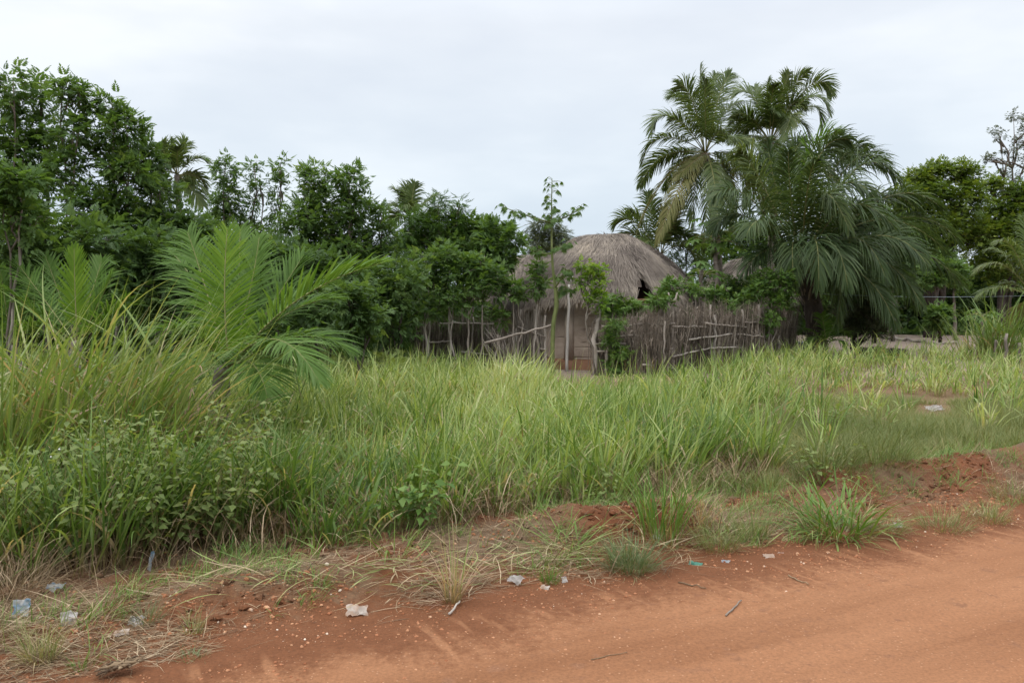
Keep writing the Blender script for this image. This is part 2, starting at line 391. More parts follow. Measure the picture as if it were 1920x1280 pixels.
# pebbles
ICO = None
def ico():
    p = (1 + 5 ** .5) / 2
    v = nrm(np.array([[-1, p, 0], [1, p, 0], [-1, -p, 0], [1, -p, 0], [0, -1, p], [0, 1, p], [0, -1, -p], [0, 1, -p], [p, 0, -1], [p, 0, 1], [-p, 0, -1], [-p, 0, 1]]))
    f = np.array([[0, 11, 5], [0, 5, 1], [0, 1, 7], [0, 7, 10], [0, 10, 11], [1, 5, 9], [5, 11, 4], [11, 10, 2], [10, 7, 6], [7, 1, 8], [3, 9, 4], [3, 4, 2], [3, 2, 6], [3, 6, 8], [3, 8, 9], [4, 9, 5], [2, 4, 11], [6, 2, 10], [8, 6, 7], [9, 8, 1]])
    return v, f
IV, IF = ico()
def gravel():
    mb = MB()
    for (n, s0, s1, q0, q1, smin, smax, keep) in ((9000, -4.2, 8, 4.1, 5.9, .003, .012, .40), (1600, -4.2, 8, 2.4, 4.6, .002, .008, .45), (5200, -4.2, 9, 5.2, 7.1, .006, .021, .5), (700, 3.5, 12, 6.5, 9.5, .006, .016, .35)):
        x, y, s, q = pts_sq(n, s0, s1, q0, q1)
        k = vn(s * 1.6, q * 1.6, 61) * .6 + vn(s * 5, q * 5, 62) * .4 > keep
        x, y = x[k], y[k]; n = len(x)
        sz = smin + (smax - smin) * R.random(n) ** 3.2
        Mx = np.zeros((n, 3, 3)); a = R.uniform(0, 2 * pi, n)
        e1, e2 = sz * R.uniform(.8, 1.6, n), sz * R.uniform(.7, 1.1, n)
        Mx[:, 0, 0] = np.cos(a) * e1; Mx[:, 1, 0] = np.sin(a) * e1; Mx[:, 0, 1] = -np.sin(a) * e2; Mx[:, 1, 1] = np.cos(a) * e2; Mx[:, 2, 2] = sz * R.uniform(.5, .9, n)
        jit = IV * R.uniform(.75, 1.2, (12, 1))
        r = R.beta(2, 2.6, n); r = np.where(R.random(n) < .014, 1.1, r)
        scatter(mb, jit, IF, np.full(12, .5), ground_pts(x, y, sz * .2), Mx, r)
    tag(mb.build('gravel', M['pebble'], smooth=False), kind='stuff')
gravel()
def clods():
    mb = MB(); x, y, s, q = pts_sq(5200, -4.5, 9, 5.25, 7.1)
    k = (.55 * vn(s * 1.3, q * 1.8, 63) + .45 * vn(s * 4, q * 4, 64)) + .18 * np.exp(-((q - 6.2) / .5) ** 2) - .10 * sstep(4, 6, s) > .60
    x, y = x[k], y[k]; n = len(x); sz = .008 + .034 * R.random(n) ** 2.6
    for j in range(4):
        i = np.arange(n) % 4 == j; m = int(i.sum()); Mx = np.zeros((m, 3, 3)); a = R.uniform(0, 2 * pi, m); z = sz[i]
        e1, e2 = z * R.uniform(.8, 1.5, m), z * R.uniform(.7, 1.1, m)
        Mx[:, 0, 0] = np.cos(a) * e1; Mx[:, 1, 0] = np.sin(a) * e1; Mx[:, 0, 1] = -np.sin(a) * e2; Mx[:, 1, 1] = np.cos(a) * e2; Mx[:, 2, 2] = z * R.uniform(.6, .95, m)
        scatter(mb, IV * R.uniform(.6, 1.25, (12, 1)), IF, np.full(12, .5), ground_pts(x[i], y[i], z * .15), Mx, R.random(m))
    tag(mb.build('soil_clods', M['soil'], smooth=False), kind='stuff')
clods()

# ------------------------------------------------------------------ grass field
def tussocks(mb, cx, cy, nb, L, spread, lean, w, seg, r0, dry=.12, th=(.05, .35, .3, 1.1), wind=(.6, .5), mi=0, leafy=0):
    """cx,cy tussock centres (n), nb blades each"""
    n = len(cx); k = np.repeat(np.arange(n), nb)
    m = len(k)
    a = R.uniform(0, 2 * pi, m); rad = spread * np.sqrt(R.random(m))
    x = cx[k] + np.cos(a) * rad; y = cy[k] + np.sin(a) * rad
    base = ground_pts(x, y, -.02)
    Lk = np.broadcast_to(L, (n,))[k] * R.uniform(.45, 1.08, m)
    # azimuth: outward mixed with wind
    wx, wy = np.cos(a) + wind[1] * 2 * math.cos(wind[0]), np.sin(a) + wind[1] * 2 * math.sin(wind[0])
    az = np.arctan2(wy, wx) + R.normal(0, .45, m)
    th0 = R.uniform(th[0], th[1], m); th1 = th0 + R.uniform(th[2], th[3], m) * (1 + (R.random(m) < .15) * 1.0)
    r = np.clip(np.broadcast_to(r0, (n,))[k] + R.normal(0, .17, m), 0, .82)
    r = np.where(R.random(m) < dry, R.uniform(.86, 1, m), r)
    isdry = r > .85
    th0 = np.where(isdry, th0 + .25, th0); th1 = np.where(isdry, th1 + .8, th1); Lk = np.where(isdry, Lk * .8, Lk)
    ww = np.broadcast_to(w, (n,))[k] * R.uniform(.6, 1.25, m)
    if leafy:
        lf = R.random(m) < leafy
        base[:, 2] += np.where(lf, Lk * R.uniform(.1, .55, m), 0)
        th0 = np.where(lf, R.uniform(.35, .95, m), th0); th1 = np.where(lf, th0 + R.uniform(.2, 1.5, m), th1); Lk = np.where(lf, Lk * R.uniform(.35, .65, m), Lk)
        az = np.where(lf, R.uniform(0, 2 * pi, m), az); ww = np.where(lf, ww * 1.15, ww)
    blades(mb, base, Lk, az, th0, th1, ww, seg, r, twist=.6, mi=mi, wob=.25)
def field():
    mb = MB()
    def centers(n, xf, y0, y1):
        y = np.sqrt(R.uniform(y0 * y0, y1 * y1, n)); x = R.uniform(-xf, xf, n) * y
        return x, y
    gapx, gapy = G(1070, 690)[0], 22.
    for (n, y0, y1, nb, w, seg) in ((1500, 5.6, 10.5, 24, .0215, 6), (2300, 10.5, 16, 19, .024, 5), (3500, 16, 31, 13, .028, 4)):
        x, y = centers(n, .80, y0, y1)
        s, q = sq(x, y); d = y
        jit = .6 * (vn(s * 1.1, q * .3, 91) - .5)
        ok = q > 6.95 + jit
        xr = x / y + .10 * (vn(x * .5, y * .5, 14) - .5)
        short = (xr > .30) & (y < 15.6)
        ok &= ~(short & (R.random(n) < .93))
        ok &= ~((xr > .20) & (y < 9.6))
        ok &= ~((xr < -.02) & (y > 22.5)); ok &= ~((xr < -.22) & (y > 14.5))
        ok &= ~((x > -0.2) & (x < 6.2) & (y > 21.2) & (y < 29) & (x < .2 + (y - 21) * .78 + 1.4))      # compound fence line
        ok &= ~((np.abs(x - 1.45) < .55) & (y > 17.5) & (R.random(n) < .7))               # path to the hut
        ok &= ~((xr > .36) & (y > 29.0))
        dn = vn(x * .45, y * .45, 51)
        ok &= (dn > .22) | (y < 9)
        ok &= ~((np.abs(x / y - .497) < .035) & (y > 11.5) & (y < 16.2))
        ok &= ~((xr > .1) & (y > 15.8) & (y < 18.2) & (vn(x * .6, y * .9, 52) < .45))
        x, y = x[ok], y[ok]; m = len(x); xr = xr[ok]
        L = (.52 + .66 * vn(x * .95, y * .95, 17)) * R.uniform(.6, 1.3, m)
        L = np.where(y > 17, L * .86, L); L = np.where(x / y < -.25, L * 1.1, L)
        L = np.where((x / y > .14) & (y > 16), L * 1.1, L); cap = (2 - 138 * y / 1600) * R.uniform(.75, 1.2, m); sec = sstep(.01, .04, xr) * (1 - sstep(.19, .24, xr)) * sstep(11, 13, y); L = L * (1 - sec) + np.minimum(L, np.maximum(cap, .2)) * sec; L = np.where(y < 8.8, L * 1.05, L)
        far = sstep(8.5, 13, y)
        r0 = .30 + .20 * far + .46 * (vn(x * .6, y * .6, 18) - .5) + R.normal(0, .09, m)
        r0 = np.where(xr < -.28, r0 - .02, r0)
        tussocks(mb, x, y, nb, L, .12, .2, w, seg, r0, dry=.13, leafy=.38, th=(.02, .38, .15, 1.0), wind=(.45, .30))
    # emergent taller shoots and pinkish dead stalks
    y = np.sqrt(R.uniform(7.5 ** 2, 21 ** 2, 900)); x = R.uniform(-.6, .3, 900) * y; s, q = sq(x, y)
    k = (q > 7.3) & ~((x / y < -.22) & (y > 14.5)) & ~((x / y > .03) & (y > 17)); x, y = x[k], y[k]; m = len(x)
    tussocks(mb, x, y, 5, R.uniform(.8, 1.25, m), .05, .2, .017, 6, R.uniform(.35, .7, m), dry=.3, th=(.0, .2, .1, .9), wind=(.45, .2))
    # dead thatch low in the field edge
    x, y, s, q = pts_sq(9000, -5, 9, 6.7, 8.8)
    k = (x / y < .30); x, y = x[k], y[k]; m = len(x)
    blades(mb, ground_pts(x, y, 0), R.uniform(.2, .65, m), R.uniform(0, 2 * pi, m), R.uniform(.1, .8, m), R.uniform(.9, 2.2, m), R.uniform(.004, .010, m), 4, R.beta(2, 2, m), wob=.4, mi=1)
    tag(mb.build('grass', [M['grass'], M['straw']]), kind='stuff')
    # short sparse grass on the right
    mb = MB(); n = 7600
    y = np.sqrt(R.uniform(7.5 ** 2, 17 ** 2, n)); x = R.uniform(.12, .85, n) * y
    s, q = sq(x, y); xr = x / y + .10 * (vn(x * .5, y * .5, 14) - .5)
    ok = (q > 6.6) & ((xr > .27) | ((xr > .18) & (y < 10))) & (y < 16.5)
    dn = .6 * vn(x * .7, y * .9, 15) + .4 * vn(x * 2.2, y * 2.2, 16)
    ok &= dn > np.where(q < 7.8, .52, .30)
    ok &= ~((np.abs(x / y - .497) < .03) & (y > 13.6) & (y < 16.2))
    x, y = x[ok], y[ok]; m = len(x)
    L = .18 + .34 * vn(x * .6, y * .6, 19) * R.uniform(.5, 1.2, m)
    tussocks(mb, x, y, 26, L, .13, .2, .006, 3, .40 + .35 * (vn(x * .8, y * .8, 20) - .5), dry=.16, th=(.1, .7, .2, .9), wind=(0, .15))
    tag(mb.build('short_grass', M['fine_grass']), kind='stuff')
field()

# straw litter of cut grass on the verge
def straw():
    mb = MB()
    n = 70000
    x, y, s, q = pts_sq(n, -6, 9.5, 4.95, 7.3)
    dn = .55 * vn(s * .8, q * 1.6, 70) + .45 * vn(s * 2.6, q * 3, 71)
    left = sstep(1.5, -.6, s)
    prob = sstep(.40, .58, dn + .42 * left) * np.exp(-((q - 5.47 - .05 * left) / (.36 + .34 * left)) ** 2) + .15 * sstep(5.2, 5.9, q)
    prob *= np.where(s > 5, .45, 1)
    k = R.random(n) < prob
    x, y, s, q = x[k], y[k], s[k], q[k]; m = len(x)
    az = math.atan2(UY, UX) + R.normal(0, .65, m) + pi * (R.random(m) < .5)
    L = R.uniform(.06, .42, m) * (.6 + .6 * vn(s, q, 72))
    up = R.random(m) < .12
    th0 = np.where(up, R.uniform(.6, 1.3, m), R.uniform(1.35, 1.56, m)); th1 = th0 + R.uniform(0, .35, m)
    blades(mb, ground_pts(x, y, R.uniform(.002, .06, m) * sstep(.4, .7, dn[k])), L, az, th0, th1, R.uniform(.003, .008, m), 3, R.beta(1.6, 1.3, m), twist=1.2, wob=.5)
    # short chaff
    n = 40000; x, y, s, q = pts_sq(n, -6, 9.5, 4.75, 7.3)
    k = vn(s * 1.4, q * 2, 73) * .6 + vn(s * 6, q * 6, 74) * .4 + .16 * sstep(1, -2.2, s) - .25 * (q < 5.2) - .10 * (q > 5.95) > .50
    x, y = x[k], y[k]; m = len(x)
    blades(mb, ground_pts(x, y, .006), R.uniform(.02, .11, m), R.uniform(0, 2 * pi, m), R.uniform(1.3, 1.57, m), R.uniform(1.4, 1.8, m), R.uniform(.002, .004, m), 2, R.random(m) * .8, twist=1.2)
    tag(mb.build('dry_straw_litter', M['straw']), kind='stuff')
    mb = MB()
    for (px, py, n, sx, sy, az0) in ((980, 1065, 110, .5, .14, .25), (600, 1115, 80, .5, .12, .2), (1060, 1050, 70, .35, .16, .3), (760, 1110, 50, .4, .12, .3), (420, 1130, 36, .25, .08, .2), (1270, 1040, 40, .35, .1, .3)):
        c = G(px, py); t = R.normal(0, sx, n); b = R.normal(0, sy, n)
        x = c[0] + t * UX - b * UY; y = c[1] + t * UY + b * UX
        blades(mb, ground_pts(x, y, R.uniform(.02, .09, n)), R.uniform(.12, .5, n) , az0 + R.normal(0, .7, n) + pi * (R.random(n) < .4), R.uniform(1.0, 1.5, n), R.uniform(1.4, 1.9, n), R.uniform(.006, .014, n), 5, R.choice([.2, .4, .6, .8, .95, .98], n), twist=.8, wob=.9)
    tag(mb.build('cut_grass', M['grass']), kind='stuff')
    # thin scattered regrowth over the verge
    mb = MB(); x, y, s, q = pts_sq(4200, -5, 9.5, 5.1, 7.4)
    k = (vn(s * 1.7, q * 2.2, 81) * .6 + vn(s * 5, q * 5, 82) * .4) * (.72 + .4 * sstep(5.2, 6.6, q) + .15 * sstep(3, 6, s)) > .53
    x, y = x[k], y[k]; m = len(x)
    tussocks(mb, x, y, 9, R.uniform(.08, .34, m), .05, .2, .006, 4, R.uniform(.15, .75, m), dry=.3, th=(.1, .9, .3, 1.2), leafy=.2)
    tag(mb.build('sparse_verge_grass', M['verge_grass']), kind='stuff')
straw()

# ------------------------------------------------------------------ single grass tufts (things)
def tuft(name, px, py, label, kind, n, L, spread, w, mat, th=(.05, .6, .3, 1.1), dry=.1, r0=.4, wind=(0, 0), seg=5, leafy=.22, group='grass tufts along the road verge', cat='grass tuft'):
    b = G(px, py); b[2] = float(H(b[0], b[1]))
    mb = MB(); tussocks(mb, b[:1], b[1:2], n, np.array([L]), spread, .2, w, seg, np.array([r0]), dry, th, wind, leafy=leafy)
    k = max(8, n // 6); a = R.uniform(0, 2 * pi, k); rr = spread * R.uniform(.3, 1.6, k)
    blades(mb, ground_pts(b[0] + rr * np.cos(a), b[1] + rr * np.sin(a), .004), R.uniform(.3, .8, k) * L * .7, a + R.normal(0, .9, k), R.uniform(.8, 1.5, k), R.uniform(1.4, 2.0, k), w * .8, 4, R.uniform(.9, 1, k), wob=.5)
    o = mb.build(name, M[mat], None, b); tag(o, label, cat, group); return o
tuft('grass_tuft', 1572, 1000, 'big arching broad-bladed green tuft spilling over the road edge', 'v', 260, .70, .27, .017, 'verge_grass', (.25, 1.15, .4, 1.2), .22, .45)
tuft('grass_tuft', 1182, 1068, 'dense fine blue-green tuft at the red road edge beside the stalky clump', 'b', 420, .40, .14, .005, 'blue_grass', (.1, .95, .3, .9), .06, .4)
tuft('grass_tuft', 1240, 1022, 'tall upright green tuft with dry stems, standing on the verge above the blue-green tuft', 'v', 130, .85, .17, .011, 'verge_grass', (.02, .35, .2, .9), .18, .45)
tuft('grass_tuft', 1345, 1030, 'fine olive tuft leaning over the teal plastic scrap', 'f', 330, .36, .15, .004, 'fine_grass', (.1, .9, .3, .8), .15, .4)
tuft('grass_tuft', 1412, 1010, 'fine upright olive-green tuft between the teal scrap and the big arching tuft', 'f', 260, .36, .12, .004, 'fine_grass', (.05, .6, .2, .7), .12, .4)
tuft('grass_tuft', 1310, 1005, 'thin tuft of tall dry pinkish stems behind the olive tufts', 'f', 80, .62, .12, .006, 'elephant', (.02, .3, .1, .6), .6, .6)
tuft('grass_tuft', 1660, 995, 'low olive tuft touching the right of the big arching tuft', 'f', 240, .26, .16, .004, 'fine_grass', (.2, 1., .3, .8), .2, .45)
tuft('grass_tuft', 1770, 990, 'low wispy olive tuft at the road edge near the small white plastic piece', 'f', 300, .27, .2, .004, 'fine_grass', (.1, .9, .3, .8), .2, .4)
tuft('grass_tuft', 1855, 975, 'yellowish wispy tuft nearest the right end of the road edge', 'f', 260, .30, .16, .004, 'fine_grass', (.05, .8, .3, .8), .3, .55)
tuft('grass_tuft', 1900, 935, 'yellow-green tuft up on the bare red slope by the right picture edge', 'f', 260, .30, .2, .004, 'fine_grass', (.05, .8, .3, .8), .3, .5)
tuft('grass_tuft', 1640, 905, 'large soft grey-green mound of hair-fine grass at the field corner', 'f', 900, .55, .36, .004, 'fine_grass', (.05, .9, .3, .9), .1, .25, seg=5)
tuft('grass_tuft', 1545, 915, 'dark green rounded clump of fine grass at the end of the tall grass', 'f', 700, .55, .32, .005, 'fine_grass', (.05, .8, .3, .8), .1, .18)
tuft('grass_tuft', 850, 1128, 'upright bundle of dry brown stalks with a few green blades, beside the straw swath', 'e', 85, .62, .05, .006, 'elephant', (.0, .28, .05, .5), .62, .7)
tuft('grass_tuft', 1032, 1092, 'small bright green tuft beside the grey plastic scraps', 'f', 130, .15, .06, .004, 'verge_grass', (.05, .7, .1, .6), .05, .4)
tuft('grass_tuft', 275, 1172, 'small fine green tuft growing over the dirty plastic bag on the straw', 'f', 130, .20, .07, .003, 'blue_grass', (.05, .8, .2, .7), .05, .5)
tuft('grass_tuft', 362, 1188, 'thin yellow-green tuft in straw at the left, right of the bag-covered one', 'f', 70, .22, .04, .004, 'fine_grass', (.05, .7, .2, .7), .2, .5)
tuft('grass_tuft', 78, 1238, 'dry straw-coloured tuft with a green heart in the lower left corner', 'f', 240, .30, .08, .004, 'fine_grass', (.02, .6, .2, .8), .5, .6)
tuft('grass_tuft', 150, 1252, 'tiny green tuft in straw right of the dry tuft', 'f', 80, .11, .06, .004, 'verge_grass', (.1, 1., .2, .6), .1, .4)
tuft('grass_tuft', 20, 1205, 'grey-green wispy tuft at the left picture edge near the bags', 'f', 160, .22, .12, .004, 'fine_grass', (.1, 1., .2, .8), .3, .4)
tuft('grass_tuft', 360, 1232, 'small bluish green tuft where straw meets the red road', 'f', 90, .10, .07, .004, 'blue_grass', (.2, 1.1, .1, .5), .1, .5)
tuft('grass_tuft', 590, 1060, 'single green shoot with a few wide blades in front of the left berm', 'v', 9, .42, .03, .016, 'verge_grass', (.05, .4, .1, .6), 0, .6)
tuft('grass_tuft', 740, 1055, 'sprawling broken green blades over dry stems on the red berm', 'v', 26, .62, .12, .013, 'verge_grass', (.1, .6, .5, 1.7), .35, .65)
tuft('grass_tuft', 1090, 985, 'thin upright green shoots on the berm top in the middle', 'v', 16, .5, .07, .010, 'verge_grass', (.02, .35, .2, .9), .2, .6)
tuft('grass_tuft', 15, 1120, 'heap of drooping dry blond grass by the left picture edge', 'e', 320, .55, .22, .004, 'straw', (.3, 1.1, .5, 1.2), .1, .6)
tuft('grass_tuft', 1060, 1040, 'flattened green clump of long blades lying over straw', 'v', 90, .55, .14, .010, 'verge_grass', (.7, 1.3, .2, .5), .2, .55)

# tall elephant-grass clumps on the left
def clump(px, Y, n, L, spread, label, th, wind, dry, r0, w=.028, mat='elephant'):
    b = P(px, 560, Y); b[2] = float(H(b[0], b[1]))
    mb = MB()
    tussocks(mb, b[:1], b[1:2], n, np.array([L]), spread, .2, w, 7, np.array([r0]), dry, th, wind, leafy=.42)
    tag(mb.build('tall_grass_clump', M[mat], None, b), label, 'tall grass', 'clumps of tall cane-like grass')
clump(75, 8.2, 380, 2.35, .6, 'tall yellow-green cane grass clump farthest left, blades leaning right', (.0, .5, .1, .9), (0, 1.0), .15, .38)
clump(185, 8.8, 460, 2.5, .7, 'largest yellow-green cane grass clump, between the two young palms', (.05, .6, .1, .9), (0, 1.0), .18, .4)
clump(300, 9.2, 420, 2.1, .65, 'reddish drying cane grass clump touching the bright young palm', (.1, .7, .2, 1.3), (0, .9), .38, .5)
clump(-60, 8.6, 260, 2.1, .5, 'cane grass clump cut by the left picture edge', (.0, .3, .25, .9), (0, .7), .2, .4)
clump(1880, 27, 230, 2.6, .5, 'tall blue-green cane grass clump beside the palm at the right edge', (.05, .5, .2, .9), (0, .1), .05, .1, .04)
clump(1835, 29, 120, 2.1, .6, 'thin yellowing cane grass clump left of the tall blue-green one', (.05, .5, .2, .9), (0, .1), .25, .4, .03)
# ------------------------------------------------------------------ leafy plants
def leaflet(L, W, bend=.12):
    """one leaf: 2 quads folded along the midrib, from origin along +x"""
    return (np.array([[0, 0, 0], [.45 * L, .5 * W, .10 * W], [L, 0, -bend * L], [.45 * L, -.5 * W, .10 * W]]), np.array([[0, 1, 2, 3]]))
def spray(n, L, W, ln, ang=.95, droop=.25, term=True):
    """pinnate leaf: n pairs of leaflets on a stalk of length L (local x forward, z up)"""
    vs, fs, k = [], [], 0
    items = []
    for i in range(n):
        t = .25 + .75 * (i + .5) / n
        sc = .7 + .5 * math.sin(pi * min(1, t + .1))
        for sd in (1, -1): items.append((t, sd * ang, sc))
    if term: items.append((1., 0., 1.))
    for t, a, sc in items:
        lv, lf = leaflet(ln * sc, W * sc)
        c, s = math.cos(a), math.sin(a)
        v = np.stack([lv[:, 0] * c - lv[:, 1] * s, lv[:, 0] * s + lv[:, 1] * c, lv[:, 2] - .25 * lv[:, 0]], 1)
        v = v + np.array([t * L, 0, -droop * L * t * t]); vs.append(v); fs.append(lf + k); k += len(v)
    return np.concatenate(vs), np.concatenate(fs)
def palmate(n, ln, W, spread=2.4, droop=.5):
    vs, fs, k = [], [], 0
    for a in np.linspace(-spread / 2, spread / 2, n):
        l = ln * (1 - .25 * abs(a) / (spread / 2)); lv, lf = leaflet(l, W)
        c, s = math.cos(a), math.sin(a)
        v = np.stack([lv[:, 0] * c - lv[:, 1] * s, lv[:, 0] * s + lv[:, 1] * c, lv[:, 2] - droop * lv[:, 0]], 1)
        vs.append(v); fs.append(lf + k); k += len(v)
    return np.concatenate(vs), np.concatenate(fs)
TP = {'pin': spray(4, .30, .062, .125), 'pinfine': spray(6, .34, .035, .085, 1.05), 'broad': spray(2, .22, .085, .17, .9),
      'far': spray(2, .34, .13, .24, .9, .2), 'tiny': spray(3, .16, .028, .055), 'cass': palmate(7, .19, .045), 'pap': palmate(7, .38, .13, 4.2, .28),
      'narrow': spray(3, .32, .028, .20, .5, .5)}
UPV = np.array([0, 0, 1.])
def rdir(n):
    v = R.normal(0, 1, (n, 3)); return nrm(v)
def twigs(mb, c, rad, n, tpl, k=6, tl=.55, droop=.15, upb=.35, size=1., tone=0., shell=2.4, tw=None):
    """n twigs in an ellipsoid, each carrying k leaf sprays"""
    tv, tf = TP[tpl]
    d = rdir(n); d[:, 2] = np.where(R.random(n) < .35, np.abs(d[:, 2]), d[:, 2])
    rr = R.random(n) ** (1 / shell) * (1 + .18 * (vn(d[:, 0] * 2.2 + c[0] * 3, d[:, 2] * 2.2 + d[:, 1] * 2 + c[2], 4) - .5) * 2)
    b = c + d * rr[:, None] * np.asarray(rad) * .86
    out = nrm(d * .8 + rdir(n) * .55 + np.array([0, 0, upb]))
    ln = tl * R.uniform(.6, 1.3, n) * min(1.2, max(.5, float(np.mean(rad))))
    j = np.arange(k)
    t = (j + .4) / k
    pos = b[:, None] + out[:, None] * (ln[:, None] * (t[None] - .35))[..., None] + np.array([0, 0, -1.]) * (droop * ln[:, None] * t[None] ** 2)[..., None]
    side = nrm(np.cross(out, UPV + rdir(n) * .2)); up2 = np.cross(side, out)
    ph = j * 2.4
    perp = side[:, None] * np.cos(ph)[None, :, None] + up2[:, None] * np.sin(ph)[None, :, None]
    fwd = out[:, None] * .55 + perp * .8 + np.array([0, 0, -.22]) + R.normal(0, .18, (n, k, 3))
    fwd[:, -1] = out + np.array([0, 0, -.1])
    m = n * k
    fw = nrm(fwd.reshape(m, 3)); up = nrm(UPV + R.normal(0, .35, (m, 3)))
    Mx = frame(fw, up) * (size * R.uniform(.55, 1.3, m))[:, None, None]
    r = np.clip(np.repeat(.42 + tone + R.normal(0, .12, n), k) + R.normal(0, .10, m) + np.tile((t - .5) * .22, n), 0, 1)
    scatter(mb, tv, tf, np.full(len(tv), .5), pos.reshape(m, 3), Mx, r)
    if tw is not None:
        for i in range(0, n, 6):
            tube(tw, np.stack([b[i] - out[i] * ln[i] * .5, b[i], pos[i, -1]]), [.009, .006, .003], 4)
def tree(name, label, cat, bx, Y, blobs, mat='leaf_dark', tpl='pin', dens=46, size=1., stems=2, tr=.05, bark='bark', group=None, depth=1., tone=0., upb=.35, k=6, trunk_px=None, shell=2.4, dy=.5, tl=.55, rx_up=True):
    base = P(bx, 560, Y); base[2] = float(H(base[0], base[1])) - .03
    root = thing(name, base, label, cat, group)
    dens *= 2.4 if tpl != 'far' else 7.0; size *= .66 if tpl != 'far' else .5; tl *= .85
    if stems > 1 and Y < 30 and cat in ('tree', 'bush') and rx_up: blobs = [(b[0], b[1] + 3, b[2] * 1.14, b[3] * 1.12, *b[4:]) for b in blobs]
    sc = Y / F
    cs = []
    mb = MB(); tk = MB()
    for bl in blobs:
        px, py, rx, rz = bl[:4]
        c = P(px, py, Y + (bl[4] if len(bl) > 4 else R.uniform(-dy, dy) * min(1.2, rx * sc * 1.2)))
        rad = np.array([rx * sc, min(rx, rz) * sc * 1.0 * depth + .1, rz * sc])
        n = max(5, int(dens * (rad[0] * rad[2] + .3 * rad[0] + .02)))
        twigs(mb, c, rad, n, tpl, k=k, size=size, tone=tone + R.normal(0, .08), upb=upb, tw=tk, shell=shell, tl=tl)
        cs.append((c, rad))
    cs.sort(key=lambda a: a[0][2])
    # stems reach the highest blobs, limbs go to the rest
    tops = sorted(cs, key=lambda a: -a[0][2])[:stems]
    for i, (c, rad) in enumerate(tops):
        b0 = base + np.array([R.normal(0, .05) if i else 0, R.normal(0, .05) if i else 0, 0])
        top = c + np.array([0, 0, rad[2] * .5]); kk = 9
        pl = curvy(b0, top, kk, .022 + .008 * (top[2]))
        tube(tk, pl, np.linspace(tr * (1 if i == 0 else .75), .012, kk), 7, R.random())
        for (c2, r2) in cs:
            if c2[2] < top[2] - .1 and R.random() < 1.3 / stems:
                zt = np.clip((c2[2] - .5 * r2[2] - .3 - b0[2]) / (top[2] - b0[2]), .08, .9)
                p0 = pl[int(zt * (kk - 1))]
                tube(tk, curvy(p0, c2, 6, .04, (0, 0, .15)), np.linspace(tr * .5, .008, 6), 5, R.random())
                for _ in range(3):
                    e = c2 + rdir(1)[0] * r2 * .75
                    tube(tk, curvy(p0 * .4 + c2 * .6, e, 5, .03), np.linspace(tr * .25, .005, 5), 4, R.random())
    tk.build('trunk', M[bark], root, base)
    mb.build('crown', M[mat], root, base)
    return root
LT = 'leafy trees behind the field'
tree('leafy_tree', 'tall airy tree with several thin stems, topmost crown at the left picture edge', 'tree', 22, 20, [(25, 172, 32, 44), (2, 235, 50, 50), (48, 290, 48, 58), (10, 360, 55, 60), (40, 430, 60, 50)], stems=3, group=LT, mat='leaf_mid', rx_up=False)
tree('leafy_tree', 'narrow tall tree squeezed between the edge tree and the flat-topped one', 'tree', 84, 20.6, [(76, 185, 26, 44), (88, 265, 36, 45), (70, 350, 48, 50)], stems=2, group=LT, mat='leaf_mid', rx_up=False)
tree('leafy_tree', 'tall tree with a wide rather flat top, centre of the tall trees on the left', 'tree', 128, 19.5, [(118, 180, 22, 34), (150, 178, 22, 32), (140, 250, 48, 46), (112, 320, 45, 45), (165, 385, 50, 50)], stems=3, group=LT, mat='leaf_mid', rx_up=False)
tree('leafy_tree', 'dense dark tall tree ending the tall row beside the distant coconut palm', 'tree', 222, 19.8, [(210, 205, 22, 30), (236, 245, 36, 38), (205, 290, 38, 42), (240, 335, 48, 45), (215, 400, 55, 50), (260, 430, 45, 45)], stems=3, group=LT, dens=54, mat='leaf_mid', rx_up=False)
tree('leafy_tree', 'lower dark tree in front of the distant coconut palm trunk', 'tree', 290, 20.5, [(278, 305, 26, 40), (300, 365, 40, 40), (322, 425, 48, 42), (352, 450, 42, 44), (385, 455, 34, 40)], stems=2, group=LT, dens=54)
tree('leafy_tree', 'near pale-stemmed tree with a drooping dark crown at the left picture edge', 'tree', 10, 15, [(30, 335, 42, 30), (12, 385, 45, 34), (55, 410, 30, 24)], 'leaf_mid', 'broad', stems=2, group=LT, tr=.04)
MT = 'column-shaped trees in the middle of the tree line'
tree('leafy_tree', 'slim pointed column tree right of the distant coconut palm', 'tree', 425, 24, [(424, 318, 18, 26), (426, 365, 26, 32), (420, 415, 40, 36), (440, 465, 48, 40)], group=MT, mat='leaf_mid', size=.9, dens=54)
tree('leafy_tree', 'sparse see-through sapling left of a matching sparse sapling', 'tree', 478, 24.5, [(476, 320, 17, 20), (488, 352, 18, 22), (474, 390, 14, 22), (482, 440, 36, 36)], group=MT, mat='leaf_mid', size=.85, dens=30, rx_up=False)
tree('leafy_tree', 'sparse see-through sapling close to the rounded twin-topped trees', 'tree', 522, 24.5, [(526, 316, 19, 18), (524, 350, 18, 22), (515, 385, 15, 24), (530, 440, 40, 36)], group=MT, mat='leaf_mid', size=.85, dens=30, rx_up=False)
tree('leafy_tree', 'dense tree with a rounded pointed top, left one of the twin-topped pair', 'tree', 592, 23.5, [(590, 335, 24, 32), (588, 378, 38, 38), (572, 425, 48, 42), (605, 455, 50, 45)], group=MT, mat='leaf_mid', size=.9, dens=58)
tree('leafy_tree', 'dense round-topped tree, right one of the twin-topped pair', 'tree', 655, 23.5, [(655, 340, 30, 32), (664, 385, 32, 38), (645, 430, 44, 42), (662, 475, 48, 45)], group=MT, mat='leaf_mid', size=.9, dens=58)
